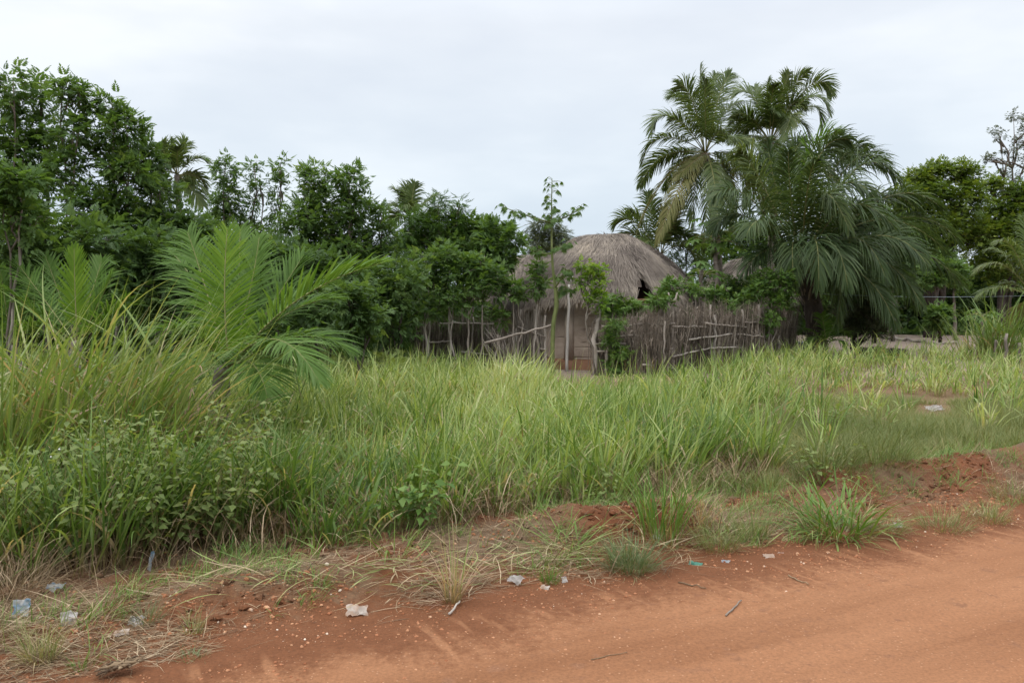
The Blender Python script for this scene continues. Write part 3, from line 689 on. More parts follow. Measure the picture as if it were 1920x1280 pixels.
tree('leafy_tree', 'shorter narrow tree between the twin-topped pair and the yellow-tipped bush', 'tree', 716, 24, [(713, 398, 17, 24), (718, 440, 30, 32), (708, 490, 46, 42)], group=MT, mat='leaf_dark', size=.9, dens=50)
UB = 'dark bushes filling the foot of the tree line'
for (lb, bx, Y, bl, mt, tp, dn) in (
    ('dark bush under the tall trees at the left picture edge', 40, 17.5, [(25, 455, 60, 45), (85, 470, 60, 50), (20, 520, 60, 45), (90, 540, 60, 50)], 'leaf_dark', 'pin', 44),
    ('dark bush below the flat-topped tall tree', 180, 18, [(150, 445, 60, 45), (200, 470, 55, 50), (170, 530, 60, 50), (230, 540, 55, 50)], 'leaf_dark', 'pin', 44),
    ('shady bush behind the left side of the bright young palm', 310, 18.5, [(290, 480, 55, 50), (345, 500, 45, 50), (300, 550, 60, 55), (380, 560, 50, 50)], 'leaf_dark', 'pin', 44),
    ('spreading dark bush behind the top of the bright young palm', 455, 20.5, [(400, 490, 55, 45), (460, 480, 55, 45), (520, 490, 55, 45), (470, 550, 60, 50)], 'leaf_dark', 'pin', 46),
    ('dark bush behind the long right frond of the bright young palm', 600, 20, [(575, 500, 60, 45), (635, 520, 55, 45), (590, 570, 60, 50), (650, 590, 50, 45)], 'leaf_dark', 'pin', 46),
    ('shaded broad-leaved bush at the dark gap left of the old fence', 675, 17.5, [(650, 560, 34, 40), (690, 590, 38, 36), (660, 625, 42, 26)], 'leaf_dark', 'broad', 60),
    ('bush joining the shorter narrow tree to the left fence end', 740, 21.5, [(715, 545, 50, 45), (760, 540, 45, 50), (735, 600, 48, 45)], 'leaf_dark', 'pin', 46)):
    tree('dark_bush', lb, 'bush', bx, Y, bl, mt, tp, dens=dn, stems=2, tr=.035, group=UB, bark='bark_dark')
tree('leafy_bush', 'tall bush with upright yellow-green shoot tips in front of the second distant coconut palm', 'bush', 800, 26, [(770, 425, 22, 30), (822, 388, 14, 22), (795, 420, 28, 26), (862, 390, 10, 14), (830, 425, 42, 26), (790, 460, 45, 34), (760, 470, 40, 36)], 'leaf_bright', 'narrow', dens=60, stems=3, tone=-.15, group='rounded bushes above the old fence')
tree('leafy_bush', 'broad dark green bush right of the yellow-tipped one', 'bush', 870, 26, [(868, 425, 38, 28), (905, 440, 36, 30), (850, 470, 50, 36), (900, 485, 46, 36)], 'leaf_mid', 'pin', dens=58, stems=2, group='rounded bushes above the old fence')
tree('leafy_bush', 'bush whose tip reaches right towards the lone bare-stemmed sapling', 'bush', 935, 25.5, [(930, 432, 34, 20), (958, 448, 20, 22), (928, 470, 36, 30), (945, 490, 18, 16)], 'leaf_mid', 'pin', dens=58, stems=2, group='rounded bushes above the old fence')
LF = 'live fence trees with bare stems along the old fence'
for (lb, bx, bl, st) in (
    ('first live-fence tree from the left, wide dark crown', 800, [(800, 500, 40, 34), (790, 545, 40, 34), (815, 580, 24, 24)], 2),
    ('live-fence tree with a pale stem reaching low, between wide and narrow neighbours', 845, [(842, 515, 30, 34), (850, 560, 26, 26), (838, 480, 28, 22)], 2),
    ('live-fence tree with a rather round crown over two bare stems', 878, [(876, 500, 28, 28), (884, 545, 24, 26)], 2),
    ('live-fence tree with a wavy pale stem and high crown', 902, [(900, 500, 26, 26), (903, 535, 24, 24)], 1),
    ('live-fence tree standing by the bundle of leaning stakes', 934, [(932, 520, 19, 24), (938, 540, 20, 20), (940, 590, 18, 14)], 2),
    ('live-fence tree with twin stems next to the stake panel', 966, [(962, 542, 19, 20), (972, 556, 15, 10)], 2),
    ('small dense live-fence tree growing over the pale stake panel before the hut', 1008, [(1008, 508, 11, 14), (1008, 530, 17, 18), (1004, 545, 14, 10)], 2)):
    tree('live_fence_tree', lb, 'tree', bx, 23.3, bl, 'leaf_mid', 'pin', dens=52, stems=st, tr=.033, rx_up=False, group=LF, tone=.03, size=.9, bark='stake', dy=.3)
# right side
RT = 'large trees beyond the swept yard'
tree('shade_tree', 'big rounded shade tree with yellow-green top behind the right of the oil palm', 'tree', 1745, 46, [(1722, 340, 32, 26), (1762, 324, 38, 22), (1812, 328, 28, 24), (1695, 375, 32, 30), (1752, 370, 42, 30), (1812, 375, 38, 34), (1705, 430, 45, 40), (1765, 430, 45, 38), (1820, 440, 42, 38), (1735, 490, 60, 40)], 'leaf_yellow', 'far', dens=16, size=1.15, stems=3, tr=.28, bark='bark_dark', group=RT, tone=.05, tl=.8)
tree('shade_tree', 'lower shade tree running out of the right picture edge', 'tree', 1880, 47, [(1862, 350, 20, 17), (1905, 358, 22, 14), (1880, 400, 42, 34), (1930, 390, 34, 34), (1850, 440, 42, 34), (1905, 450, 50, 44), (1870, 500, 55, 40), (1950, 480, 50, 50)], 'leaf_yellow', 'far', dens=16, size=1.15, stems=3, tr=.25, bark='bark_dark', group=RT, tone=-.06, tl=.8)
tree('wispy_tree', 'tall thin grey see-through tree in the upper right corner', 'tree', 1900, 56, [(1900, 222, 20, 14), (1872, 250, 16, 14), (1912, 262, 18, 18), (1858, 295, 16, 8), (1893, 285, 14, 12), (1925, 300, 22, 22), (1895, 335, 22, 14), (1850, 300, 8, 5), (1935, 240, 22, 20), (1880, 320, 12, 8)], 'leaf_grey', 'far', dens=5.0, size=.85, stems=3, tr=.16, group=RT, k=6, tl=.9)
FT = 'shady trees and bushes beyond the yard'
for (lb, bx, Y, bl, mt, dn) in (
    ('dark tree with climber-covered pale trunk behind the oil palm fronds', 1668, 43, [(1640, 500, 45, 30), (1690, 495, 45, 30), (1665, 530, 20, 14)], 'leaf_dark', 18),
    ('dark thick-trunked tree in the middle of the shady grove', 1742, 44, [(1720, 505, 40, 26), (1765, 500, 40, 26)], 'leaf_dark', 18),
    ('shady grove tree with a pale straight trunk wrapped in climbers', 1752, 41, [(1748, 525, 20, 14), (1755, 500, 26, 18)], 'leaf_mid', 20),
    ('shady grove tree with greyish straight trunk near the right edge palm', 1794, 41, [(1790, 508, 26, 18), (1800, 530, 16, 12)], 'leaf_mid', 20),
    ('slim grove tree nearest the round dark bush', 1676, 40, [(1680, 520, 18, 14), (1672, 500, 22, 16)], 'leaf_mid', 20)):
    tree('grove_tree', lb, 'tree', bx, Y, bl, mt, 'far', dens=dn, stems=1, tr=.26 if 'thick' in lb else .11, bark='bark_dark' if 'thick' in lb else 'bark', group=FT)
for (lb, bx, Y, bl, mt, dn) in (
    ('low dark bush closing the grove behind the log edging', 1700, 50, [(1640, 575, 55, 50), (1700, 580, 55, 46), (1750, 570, 55, 55), (1690, 540, 55, 45)], 'leaf_olive', 20),
    ('low dark bush behind the greyish straight trunk', 1820, 50, [(1800, 575, 55, 50), (1850, 570, 55, 55), (1905, 565, 55, 55), (1830, 535, 60, 45), (1940, 580, 50, 50)], 'leaf_dark', 20),
    ('small mid-green bush at the foot of the climber-wrapped trunk', 1765, 38, [(1762, 590, 22, 20), (1755, 605, 20, 16)], 'leaf_mid', 26),
    ('tall dark bush closing the gap between the coconut trunks and the oil palm', 1405, 42, [(1340, 470, 34, 34), (1385, 450, 34, 34), (1430, 455, 36, 40), (1460, 490, 36, 44), (1400, 500, 40, 40)], 'leaf_mid', 22),
    ('tall dark bush merging with the right side of the oil palm', 1640, 38, [(1570, 440, 50, 48), (1630, 430, 50, 48), (1690, 455, 46, 46), (1600, 500, 56, 50), (1670, 510, 50, 46)], 'leaf_dark', 24),
    ('dark bush far behind the oil palm trunk', 1580, 46, [(1540, 560, 50, 50), (1600, 540, 50, 50), (1570, 600, 50, 40), (1500, 540, 50, 60)], 'leaf_dark', 20)):
    tree('grove_bush', lb, 'bush', bx, Y, bl, mt, 'far', dens=dn, stems=2, tr=.06, bark='bark_dark', group=FT)
tree('round_bush', 'rounded dark brownish bush leaning over the swept yard by the oil palm', 'bush', 1600, 31.5, [(1620, 560, 42, 30), (1595, 590, 45, 34), (1645, 585, 42, 34), (1615, 615, 50, 26), (1660, 618, 24, 18)], 'leaf_olive', 'tiny', dens=90, size=1.25, stems=3, tr=.08, bark='bark_dark', k=7)
tree('feathery_tree', 'feathery light tree between the hut roof and the coconut trunk', 'tree', 1300, 33, [(1285, 455, 22, 26), (1300, 500, 32, 28), (1268, 490, 18, 22), (1325, 520, 30, 26)], 'leaf_mid', 'pinfine', dens=40, stems=2, tr=.06)
tree('leafy_bush', 'shaded bush in front of the far right hut roof', 'bush', 1385, 31, [(1372, 545, 36, 24), (1410, 540, 26, 22), (1395, 565, 40, 20), (1340, 560, 24, 22)], 'leaf_dark', 'pin', dens=60, stems=2)
tree('willowy_tree', 'pale olive drooping tree behind the lone sapling and left of the hut roof', 'tree', 1025, 42, [(1022, 425, 26, 18), (1015, 455, 34, 26), (1050, 450, 24, 22), (1030, 480, 44, 20)], 'leaf_grey', 'narrow', dens=46, stems=2, tr=.1, upb=-.1, size=1.3)
# vines and sprigs on the fence
VG = 'green plants growing on and along the brushwood fence'
for (nm, lb, cat, bx, Y, bl, mt, tp, dn, st) in (
    ('climbing_vine', 'largest bright vine heaped over the far end of the brushwood fence', 'vine', 1445, 26.7, [(1442, 525, 28, 20), (1465, 528, 24, 26), (1422, 545, 24, 16), (1458, 570, 22, 26), (1442, 600, 14, 24), (1475, 545, 16, 24), (1395, 590, 10, 30), (1390, 565, 16, 10)], 'leaf_bright', 'pin', 70, 3),
    ('climbing_vine', 'vine hanging down the fence just right of the gateway post', 'vine', 1152, 22.0, [(1152, 610, 16, 10), (1145, 640, 15, 12), (1160, 665, 17, 14), (1150, 690, 13, 12)], 'leaf_bright', 'tiny', 150, 2),
    ('fence_sprig', 'round leafy sprig on the fence where the roof edge ends', 'shrub', 1266, 24.0, [(1262, 540, 22, 16), (1248, 552, 14, 10)], 'leaf_bright', 'pin', 80, 1),
    ('fence_sprig', 'small leafy sprig on the crooked pale fence post', 'shrub', 1236, 22.2, [(1236, 563, 18, 12)], 'leaf_bright', 'pin', 80, 1),
    ('fence_sprig', 'leafy sprig on a pale stump between the trunk and the roof edge', 'shrub', 1320, 25.4, [(1305, 545, 18, 12), (1340, 550, 24, 12), (1360, 572, 20, 14)], 'leaf_bright', 'pin', 70, 2),
    ('broadleaf_shrub', 'large-leaved shrub under the torn roof edge', 'shrub', 1165, 23.4, [(1148, 566, 20, 9), (1178, 574, 22, 8), (1198, 578, 12, 6), (1148, 585, 18, 8)], 'leaf_bright', 'broad', 80, 2),
    ('young_plant', 'upright yellow-green young plant at the gateway before the roof', 'plant', 1118, 22.4, [(1090, 499, 7, 3), (1106, 500, 9, 4), (1122, 508, 9, 4), (1108, 520, 10, 4), (1124, 524, 9, 4), (1090, 528, 8, 3), (1112, 540, 8, 5), (1128, 552, 9, 4), (1104, 560, 8, 4), (1128, 568, 8, 4), (1122, 588, 4, 3)], 'leaf_lime', 'pin', 52, 1)):
    tree(nm, lb, cat, bx, Y, bl, mt, tp, dens=dn, stems=st, tr=.03, group=VG, size=.75 if tp != 'tiny' else 1.2, tone=.12 if 'yellow' in lb else 0, dy=.15)

# cassava-like tall sapling in front of the hut
def sapling():
    Y = 22.6
    base = P(1036, 560, Y); base[2] = float(H(base[0], base[1])) - .03
    root = thing('tall_sapling', base, 'lone tall sapling with a bent bare green stem and three leafy arms before the hut', 'tree')
    W = lambda px, py, d=0: P(px, py, Y + d)
    st = MB(); lv = MB()
    main = np.array([base, W(1036, 640), W(1038, 600), W(1044, 575), W(1042, 545), W(1036, 500), W(1034, 440), W(1034, 400), W(1035, 335)])
    # smooth resample
    t = np.linspace(0, 1, len(main)); tt = np.linspace(0, 1, 30)
    mp = np.stack([np.interp(tt, t, main[:, i]) for i in range(3)], 1)
    mp[1:-1] = (mp[:-2] + mp[1:-1] * 2 + mp[2:]) / 4
    rads = np.interp(tt, [0, .3, .42, .55, 1], [.058, .058, .062, .04, .010])
    tube(st, mp, rads, 9)
    arms = [(W(1034, 418), W(985, 405, -.3), W(938, 386, -.2)), (W(1034, 415), W(1060, 412, .3), (W(1088, 390, .2))), (W(1034, 475), W(1015, 480, .5), W(985, 462, .7)),
            (W(1034, 470), W(1050, 470, -.4), W(1070, 455, -.5)), (W(1040, 540), W(1055, 520, -.3), W(1064, 505, -.3)), (W(1042, 555), W(1058, 550, .2), W(1066, 538, .2))]
    P0, F0, R0 = [], [], []
    def leaves(pl, n, k0, k1):
        for u in np.linspace(k0, k1, n):
            f = u * (len(pl) - 1); i = min(int(f), len(pl) - 2); p = pl[i] + (pl[i + 1] - pl[i]) * (f - i)
            d = rdir(1)[0]; d[2] = abs(d[2]) * .3 - .1; d = nrm(d); ln = R.uniform(.10, .26)
            e = p + d * ln
            tube(st, np.stack([p, p + d * ln * .6 + np.array([0, 0, .03]), e]), .005, 4, .8)
            P0.append(e); F0.append(d * .7 + np.array([0, 0, -.55]))
    leaves(mp, 46, .80, 1.0)
    for (a, b, c) in arms:
        pl = bez(a, b, c, np.linspace(0, 1, 8)); tube(st, pl, np.linspace(.028, .007, 8), 6); leaves(pl, 26, .35, 1.0)
    P0 = np.array(P0); F0 = nrm(np.array(F0)); n = len(P0)
    tv, tf = TP['cass']
    scatter(lv, tv, tf, np.full(len(tv), .5), P0, frame(F0, UPV + R.normal(0, .2, (n, 3))) * R.uniform(.55, .9, n)[:, None, None], np.clip(R.normal(.4, .18, n), 0, 1))
    st.build('trunk', M['bark_green'], root, base); lv.build('crown', M['leaf_mid'], root, base)
sapling()

# papaya trees
def papaya(label, bx, Y, hpx, hpy, nl, LL, fruit):
    base = P(bx, 560, Y); base[2] = float(H(base[0], base[1])) - .03
    root = thing('papaya_tree', base, label, 'tree', 'papaya plants by the coconut trunk')
    top = P(hpx, hpy, Y); tk = MB()
    pl = curvy(base, top, 8, .03); tube(tk, pl, np.linspace(.11, .06, 8), 10)
    tk.build('trunk', M['palm_bark'], root, base)
    tv, tf = TP['pap']
    for i in range(nl):
        az = i * 2.4 + R.normal(0, .2); el = R.uniform(-.35, .9)
        d = np.array([math.cos(az) * math.cos(el), math.sin(az) * math.cos(el), math.sin(el)])
        p0 = top - np.array([0, 0, R.uniform(0, .35)]); e = p0 + d * LL * R.uniform(.8, 1.2)
        mb = MB(); tube(mb, bez(p0, (p0 + e) / 2 + np.array([0, 0, .15]), e, np.linspace(0, 1, 6)), np.linspace(.018, .008, 6), 5, .6, 1)
        f = nrm(d * np.array([1, 1, .3]) + np.array([0, 0, -.35]))[None]
        scatter(mb, tv, tf, np.full(len(tv), .5), e[None], frame(f, UPV[None]) * R.uniform(.9, 1.2), np.array([R.uniform(.2, .6)]))
        mb.build('leaf', [M['leaf_mid'], M['rachis']], root, base)
    for i in range(fruit):
        az = R.uniform(0, 2 * pi); z = top[2] - .25 - .07 * i
        c = np.array([top[0] + .13 * math.cos(az), Y + .13 * math.sin(az), z])
        mb = MB(); mb.add(IV * np.array([.085, .085, .13]) + c, IF); o = mb.build('fruit', M['papaya_fruit'], root, base)
        s = o.modifiers.new('sub', 'SUBSURF'); s.levels = s.render_levels = 1
papaya('tall papaya tree with hanging dark fruit in front of the coconut trunk', 1350, 29.5, 1342, 438, 15, .95, 9)
papaya('small young papaya with spread leaves right of the hut roof edge', 1318, 27.5, 1316, 505, 9, .5, 0)
papaya('young papaya with bright leaves near the right edge of the yard', 1842, 31, 1842, 590, 8, .5, 0)

# broad-leaved weeds in the foreground
def weed(px, py, n, hgt, spread, label, tpl='broad', size=.62, mat='weed', flowers=0):
    b = G(px, py); b[2] = float(H(b[0], b[1]))
    root = thing('leafy_weed', b, label, 'weed', 'broad-leaved weeds among the grass')
    st, lv = MB(), MB()
    tv, tf = leaflet(.095, .06, .2); Pq, Fq, Rq = [], [], []
    for i in range(n):
        a = R.uniform(0, 2 * pi); rr = spread * math.sqrt(R.random())
        p0 = b + np.array([rr * .2 * math.cos(a), rr * .2 * math.sin(a), 0])
        h = hgt * R.uniform(.5, 1.1)
        p1 = p0 + np.array([rr * math.cos(a) + R.normal(0, .06), rr * math.sin(a) + R.normal(0, .06), h])
        pl = bez(p0, p0 * .6 + p1 * .4 + np.array([0, 0, h * .25]), p1, np.linspace(0, 1, 9)); tube(st, pl, np.linspace(.006, .002, 9), 4)
        k = int(6 + 7 * h)
        for j in range(k):
            u = .3 + .7 * j / (k - 1); f = u * 8; q = min(int(f), 7); p = pl[q] + (pl[q + 1] - pl[q]) * (f - q)
            ph = j * pi / 2 + R.normal(0, .3)
            for sd in (0, pi):
                d = np.array([math.cos(ph + sd), math.sin(ph + sd), R.uniform(-.5, .25)])
                off = nrm(d) * R.uniform(.02, .09) * (1.2 - u * .6)
                Pq.append(p + off); Fq.append(d + R.normal(0, .15, 3)); Rq.append(.3 + .45 * u + R.normal(0, .14))
        if R.random() < flowers:
            for _ in range(2): lv.add(IV * .008 + p1 + R.normal(0, .02, 3), IF, mi=1)
    m = len(Pq); scatter(lv, tv, tf, np.full(4, .5), np.array(Pq), frame(nrm(np.array(Fq)), UPV + R.normal(0, .3, (m, 3))) * (size * R.uniform(.45, 1.2, m))[:, None, None] * 1.45, np.clip(Rq, 0, 1))
    st.build('stem', M['rachis'], root, b); lv.build('foliage', [M[mat], M['flower']], root, b)
for a in ((30, 1045, 26, .9, .6, 'leafy weed at the left picture edge below the cane grass', .55, 0), (130, 1045, 26, .95, .7, 'leafy weed under the middle of the left cane grass', .55, 0),
          (240, 1025, 28, 1.0, .75, 'leafy weed with tiny white flowers in front of the largest cane grass', .5, .12), (335, 1010, 28, 1.05, .75, 'tall leafy weed under the reddish cane grass', .5, 0),
          (430, 985, 26, 1.0, .7, 'leafy weed reaching towards the bright young palm foot', .5, 0), (300, 1050, 14, .75, .4, 'low leafy weed near the left field edge above the torn sachet', .6, 0),
          (395, 1030, 14, .8, .35, 'low leafy weed in grass left of the berm start', .6, 0)):
    weed(a[0], a[1], a[2], a[3], a[4], a[5], size=a[6], flowers=a[7])
weed(775, 1000, 11, .5, .24, 'low broad-leaved plant standing out at the field edge in the middle', size=.7, mat='leaf_bright')
weed(1130, 960, 6, .4, .15, 'thin weed with small leaves at the shaded field edge right of centre', size=.45, mat='weed')
weed(1575, 820, 12, .5, .7, 'thin yellowish weed in short grass at the right', size=.5, mat='weed')
weed(1545, 930, 7, .4, .35, 'small green weed at the foot of the dark fine grass clump', size=.5, mat='weed')

# low weedy ground cover in front of the tree line + dark undergrowth under the trees
def cover():
    mb = MB(); n = 3600
    y = np.sqrt(R.uniform(13.5 ** 2, 23 ** 2, n)); x = R.uniform(-.75, -.03, n) * y
    xr = x / y; ok = (xr < -.19 + .05 * R.normal(0, 1, n)) | ((y > 19) & (xr < -.06)); x, y = x[ok], y[ok]
    hh = .25 + .6 * vn(x * .6, y * .6, 33)
    tv, tf = TP['tiny']
    for k in range(7):
        m = len(x); p = ground_pts(x + R.normal(0, .14, m), y + R.normal(0, .14, m)); p[:, 2] += hh * R.random(m) ** .7
        scatter(mb, tv, tf, np.full(len(tv), .5), p, frame(rdir(m) * [1, 1, .5] + [0, 0, .25], UPV + R.normal(0, .4, (m, 3))) * R.uniform(.9, 1.7, m)[:, None, None], np.clip(.55 + .5 * (vn(x * .7, y * .7, 34) - .5) + R.normal(0, .18, m), 0, 1))
    tag(mb.build('weedy_undergrowth', M['weed']), kind='stuff')
    mb = MB(); tv, tf = TP['far']
    n = 34000; y = np.sqrt(R.uniform(24 ** 2, 34 ** 2, n)); x = R.uniform(-.85, -.03, n) * y
    p = ground_pts(x, y); p[:, 2] += R.random(n) * np.where(x / y < -.16, 3.6, 2.2) * sstep(24, 27.5, y + 3 * (x / y < -.12))
    scatter(mb, tv, tf, np.full(len(tv), .5), p, frame(rdir(n), UPV + R.normal(0, .4, (n, 3))) * R.uniform(.5, .8, n)[:, None, None], np.clip(R.normal(.4, .2, n), 0, 1))
    n = 16000; y = R.uniform(47, 57, n); x = R.uniform(.30, .72, n) * y
    p = ground_pts(x, y); p[:, 2] += R.random(n) * 3.4 * sstep(47, 50, y)
    scatter(mb, tv, tf, np.full(len(tv), .5), p, frame(rdir(n), UPV + R.normal(0, .4, (n, 3))) * R.uniform(.8, 1.3, n)[:, None, None], np.clip(R.normal(.35, .2, n), 0, 1))
    n = 24000; y = R.uniform(58, 75, n); x = R.uniform(-.9, .95, n) * y
    p = ground_pts(x, y); p[:, 2] += R.random(n) ** 1.3 * (2.0 + 2.2 * vn(x * .12, y * .1, 44))
    scatter(mb, tv, tf, np.full(len(tv), .5), p, frame(rdir(n), UPV + R.normal(0, .4, (n, 3))) * R.uniform(1.3, 2.2, n)[:, None, None], np.clip(R.normal(.4, .2, n), 0, 1))
    tag(mb.build('dark_undergrowth', M['leaf_dark']), kind='stuff')
cover()
# ------------------------------------------------------------------ palms
def frond_mesh(mb, B, C, T, nl, Lm, w, t0=.2, V=.35, droop=.7, rr=.018, side=None, seg=4, tone=.45, a0=1.15, a1=.4, thru=0, roll=0., vj=.16):
    B, C, T = map(lambda a: np.asarray(a, float), (B, C, T))
    if thru: C = (B + T) / 2 + (C - (B + T) / 2) * thru
    tube(mb, bez(B, C, T, np.linspace(0, 1, 14)), np.linspace(rr, rr * .2, 14), 5, .5, 1)
    t = np.repeat(np.linspace(t0, .995, nl), 2) + R.normal(0, .004, nl * 2); t = np.clip(t, 0, 1)
    sg = np.tile([1., -1.], nl); n = len(t)
    p = bez(B, C, T, t); tan = nrm((1 - t)[:, None] * (C - B) + t[:, None] * (T - C))
    if side is None:
        h = (T - B) * [1, 1, 0]; S = np.cross(nrm(h), UPV)
    else: S = nrm(np.asarray(side, float))
    S = nrm(S - (tan @ S)[:, None] * tan); Nn = np.cross(S, tan); Nn = np.where(Nn[:, 2:3] < -.2, -Nn, Nn) if side is None else Nn
    if roll: ra = roll * (.4 + t)[:, None]; S, Nn = S * np.cos(ra) + Nn * np.sin(ra), Nn * np.cos(ra) - S * np.sin(ra)
    u = (t - t0) / (1 - t0)
    al = a0 + (a1 - a0) * u + R.normal(0, .07, n)
    Vv = V + R.normal(0, vj, n)
    D = np.cos(al)[:, None] * tan + np.sin(al)[:, None] * (S * (sg * np.cos(Vv))[:, None] + Nn * np.sin(Vv)[:, None])
    L = Lm * np.clip(np.sin(pi * (.16 + .78 * u)), .15, 1) ** .75 * R.uniform(.85, 1.1, n)
    pos = [p]; d0 = D
    dr = droop * R.uniform(.6, 1.4, n)
    for k in range(seg):
        tk = (k + .5) / seg
        d = nrm(D + np.array([0, 0, -1.]) * (dr * tk ** 1.3)[:, None])
        pos.append(pos[-1] + d * (L / seg)[:, None])
    pos = np.stack(pos, 1)
    W = nrm(tan - (np.sum(tan * D, 1))[:, None] * D)
    W = W[:, None] + np.zeros((1, seg + 1, 1))
    prof = np.interp(np.linspace(0, 1, seg + 1), [0, .25, .6, .85, 1], [.5, 1, .85, .5, .06])
    strips(mb, pos, W, prof[None] * (w / 2 * R.uniform(.8, 1.2, n))[:, None], np.clip(tone + R.normal(0, .13, n), 0, 1), 0)
def fit_tube(root, name, pts, rad, mat, origin, sides=10):
    mb = MB(); tube(mb, pts, rad, sides); return mb.build(name, M[mat], root, origin)

def palm(nm, label, bx, hx, hy, Y, spec, rand, Lm, w, nl, mat, old='coco_old', tr=.16, droop=.7, V=.3, group=None, rr=.022, bark='palm_bark', FL=3.0, boot=None, nuts=0, thru=0, roll=0., vj=.16, seg=4):
    base = P(bx, 560, Y); base[2] = float(H(base[0], base[1])) - .05
    heart = P(hx, hy, Y)
    root = thing(nm, base, label, 'palm', group)
    if heart[2] - base[2] > .5:
        k = 12; pl = curvy(base, heart, k, .02, bow=(R.normal(0, .12), 0, 0)); rad = np.linspace(tr * 1.25, tr * .85, k); rad[0] = tr * 1.7
        fit_tube(root, 'trunk', pl, rad * R.uniform(.94, 1.06, k), bark, base, 14)
    for s in spec:
        (cx, cy, cd, tx, ty, td) = s[:6]; o = s[6] if len(s) > 6 else {}
        mb = MB()
        frond_mesh(mb, heart + rdir(1)[0] * .05, P(cx, cy, Y + cd), P(tx, ty, Y + td), o.get('nl', nl), Lm * o.get('ls', 1), w * o.get('ws', 1), t0=o.get('t0', .18), V=o.get('V', V), droop=o.get('droop', droop), rr=rr, side=o.get('side'), tone=o.get('tone', .45), seg=seg, a0=o.get('a0', 1.15), a1=o.get('a1', .4), thru=o.get('thru', thru), roll=0 if 'side' in o else o.get('roll', R.uniform(-1, 1) * roll), vj=vj)
        mb.build('frond', [M[o.get('mat', mat)], M['rachis_brown' if o.get('mat') == old else 'rachis']], root, base)
    for i in range(rand):
        az = i * 2.4 + R.normal(0, .25); el = R.uniform(-.5, 1.25)
        d = np.array([math.cos(az) * math.cos(el), math.sin(az) * math.cos(el), math.sin(el)])
        if spec and d[1] < -.35 and el < .5: d[1] *= -1
        if boot and d[0] < -.2 and el < .45: d[0] *= -1
        L = FL * R.uniform(.75, 1.05); C = heart + d * L * .6 + np.array([0, 0, .12 * L]); T = heart + d * L + np.array([0, 0, -L * R.uniform(.15, .5)])
        mb = MB(); frond_mesh(mb, heart, C, T, nl, Lm, w, V=V, droop=droop * (1.3 if el < 0 else 1), rr=rr, tone=R.uniform(.25, .55), seg=seg, roll=R.uniform(-1, 1) * roll, vj=vj)
        mb.build('frond', [M[mat if el > -.25 else old], M['rachis']], root, base)
    for i in range(nuts):
        az = R.uniform(0, 2 * pi); c = heart + np.array([.24 * math.cos(az), .24 * math.sin(az), -.15 - .22 * R.random()])
        mb = MB(); mb.add(IV * np.array([.11, .11, .14]) + c, IF); o = mb.build('coconut', M['papaya_fruit'], root, base)
        sb = o.modifiers.new('sub', 'SUBSURF'); sb.levels = sb.render_levels = 1
    if boot:
        mb = MB(); n = boot; t = R.random(n); b = base + (heart - base) * t[:, None]
        az = R.uniform(0, 2 * pi, n); bb = b + np.stack([np.cos(az), np.sin(az), 0 * az], -1) * tr * .9
        blades(mb, bb, R.uniform(.25, .6, n), az, R.uniform(.3, .8, n), R.uniform(.6, 2.4, n), R.uniform(.04, .09, n), 3, R.random(n), twist=.3)
        mb.build('leaf_base', M['brush'], root, base)
    return root
CG = 'coconut palms around the compound'
Y_ = dict(mat='coco_old', droop=1.3)
palm('coconut_palm', 'tall coconut palm with yellowing lower fronds, left one of the tallest pair', 1343, 1323, 288, 32,
     [(1313, 203, -.3, 1313, 124, -.2), (1345, 185, .3, 1369, 139, .4), (1288, 190, .4, 1258, 180, .4), (1300, 180, -.8, 1272, 160, -1.0), (1330, 200, .6, 1342, 140, .9),
      (1250, 200, 0, 1220, 252, 0, dict(droop=1.)), (1236, 245, -.5, 1203, 308, -.6, dict(droop=1.1)), (1240, 285, .6, 1200, 350, .8, dict(droop=1.2)),
      (1250, 320, -.4, 1196, 432, -.6, Y_), (1278, 335, -1, 1232, 455, -1.4, Y_), (1290, 350, .5, 1258, 440, .8, Y_), (1370, 250, -.5, 1424, 280, -.8, dict(droop=1.2)),
      (1370, 285, -.8, 1400, 325, -1.2, dict(droop=1.2)), (1328, 350, -.9, 1318, 470, -1.3, dict(droop=1.5)), (1352, 340, -1., 1378, 440, -1.4, dict(droop=1.5)), (1340, 330, -1.3, 1346, 430, -1.9, dict(droop=1.4, tone=.6)), (1350, 215, .5, 1392, 190, .8), (1360, 300, 0, 1372, 400, 0, dict(droop=1.4)), (1305, 300, -.7, 1262, 335, -.9, dict(mat='coco_old', ls=.7, tone=.2, droop=1.4)),
      (1322, 200, -1.2, 1322, 150, -1.8), (1300, 340, -.5, 1300, 430, -.9, dict(droop=1.4))],
     8, .84, .040, 74, 'coco', tr=.15, group=CG, FL=2.9, nuts=5, droop=1.15, thru=1.5, roll=.8)
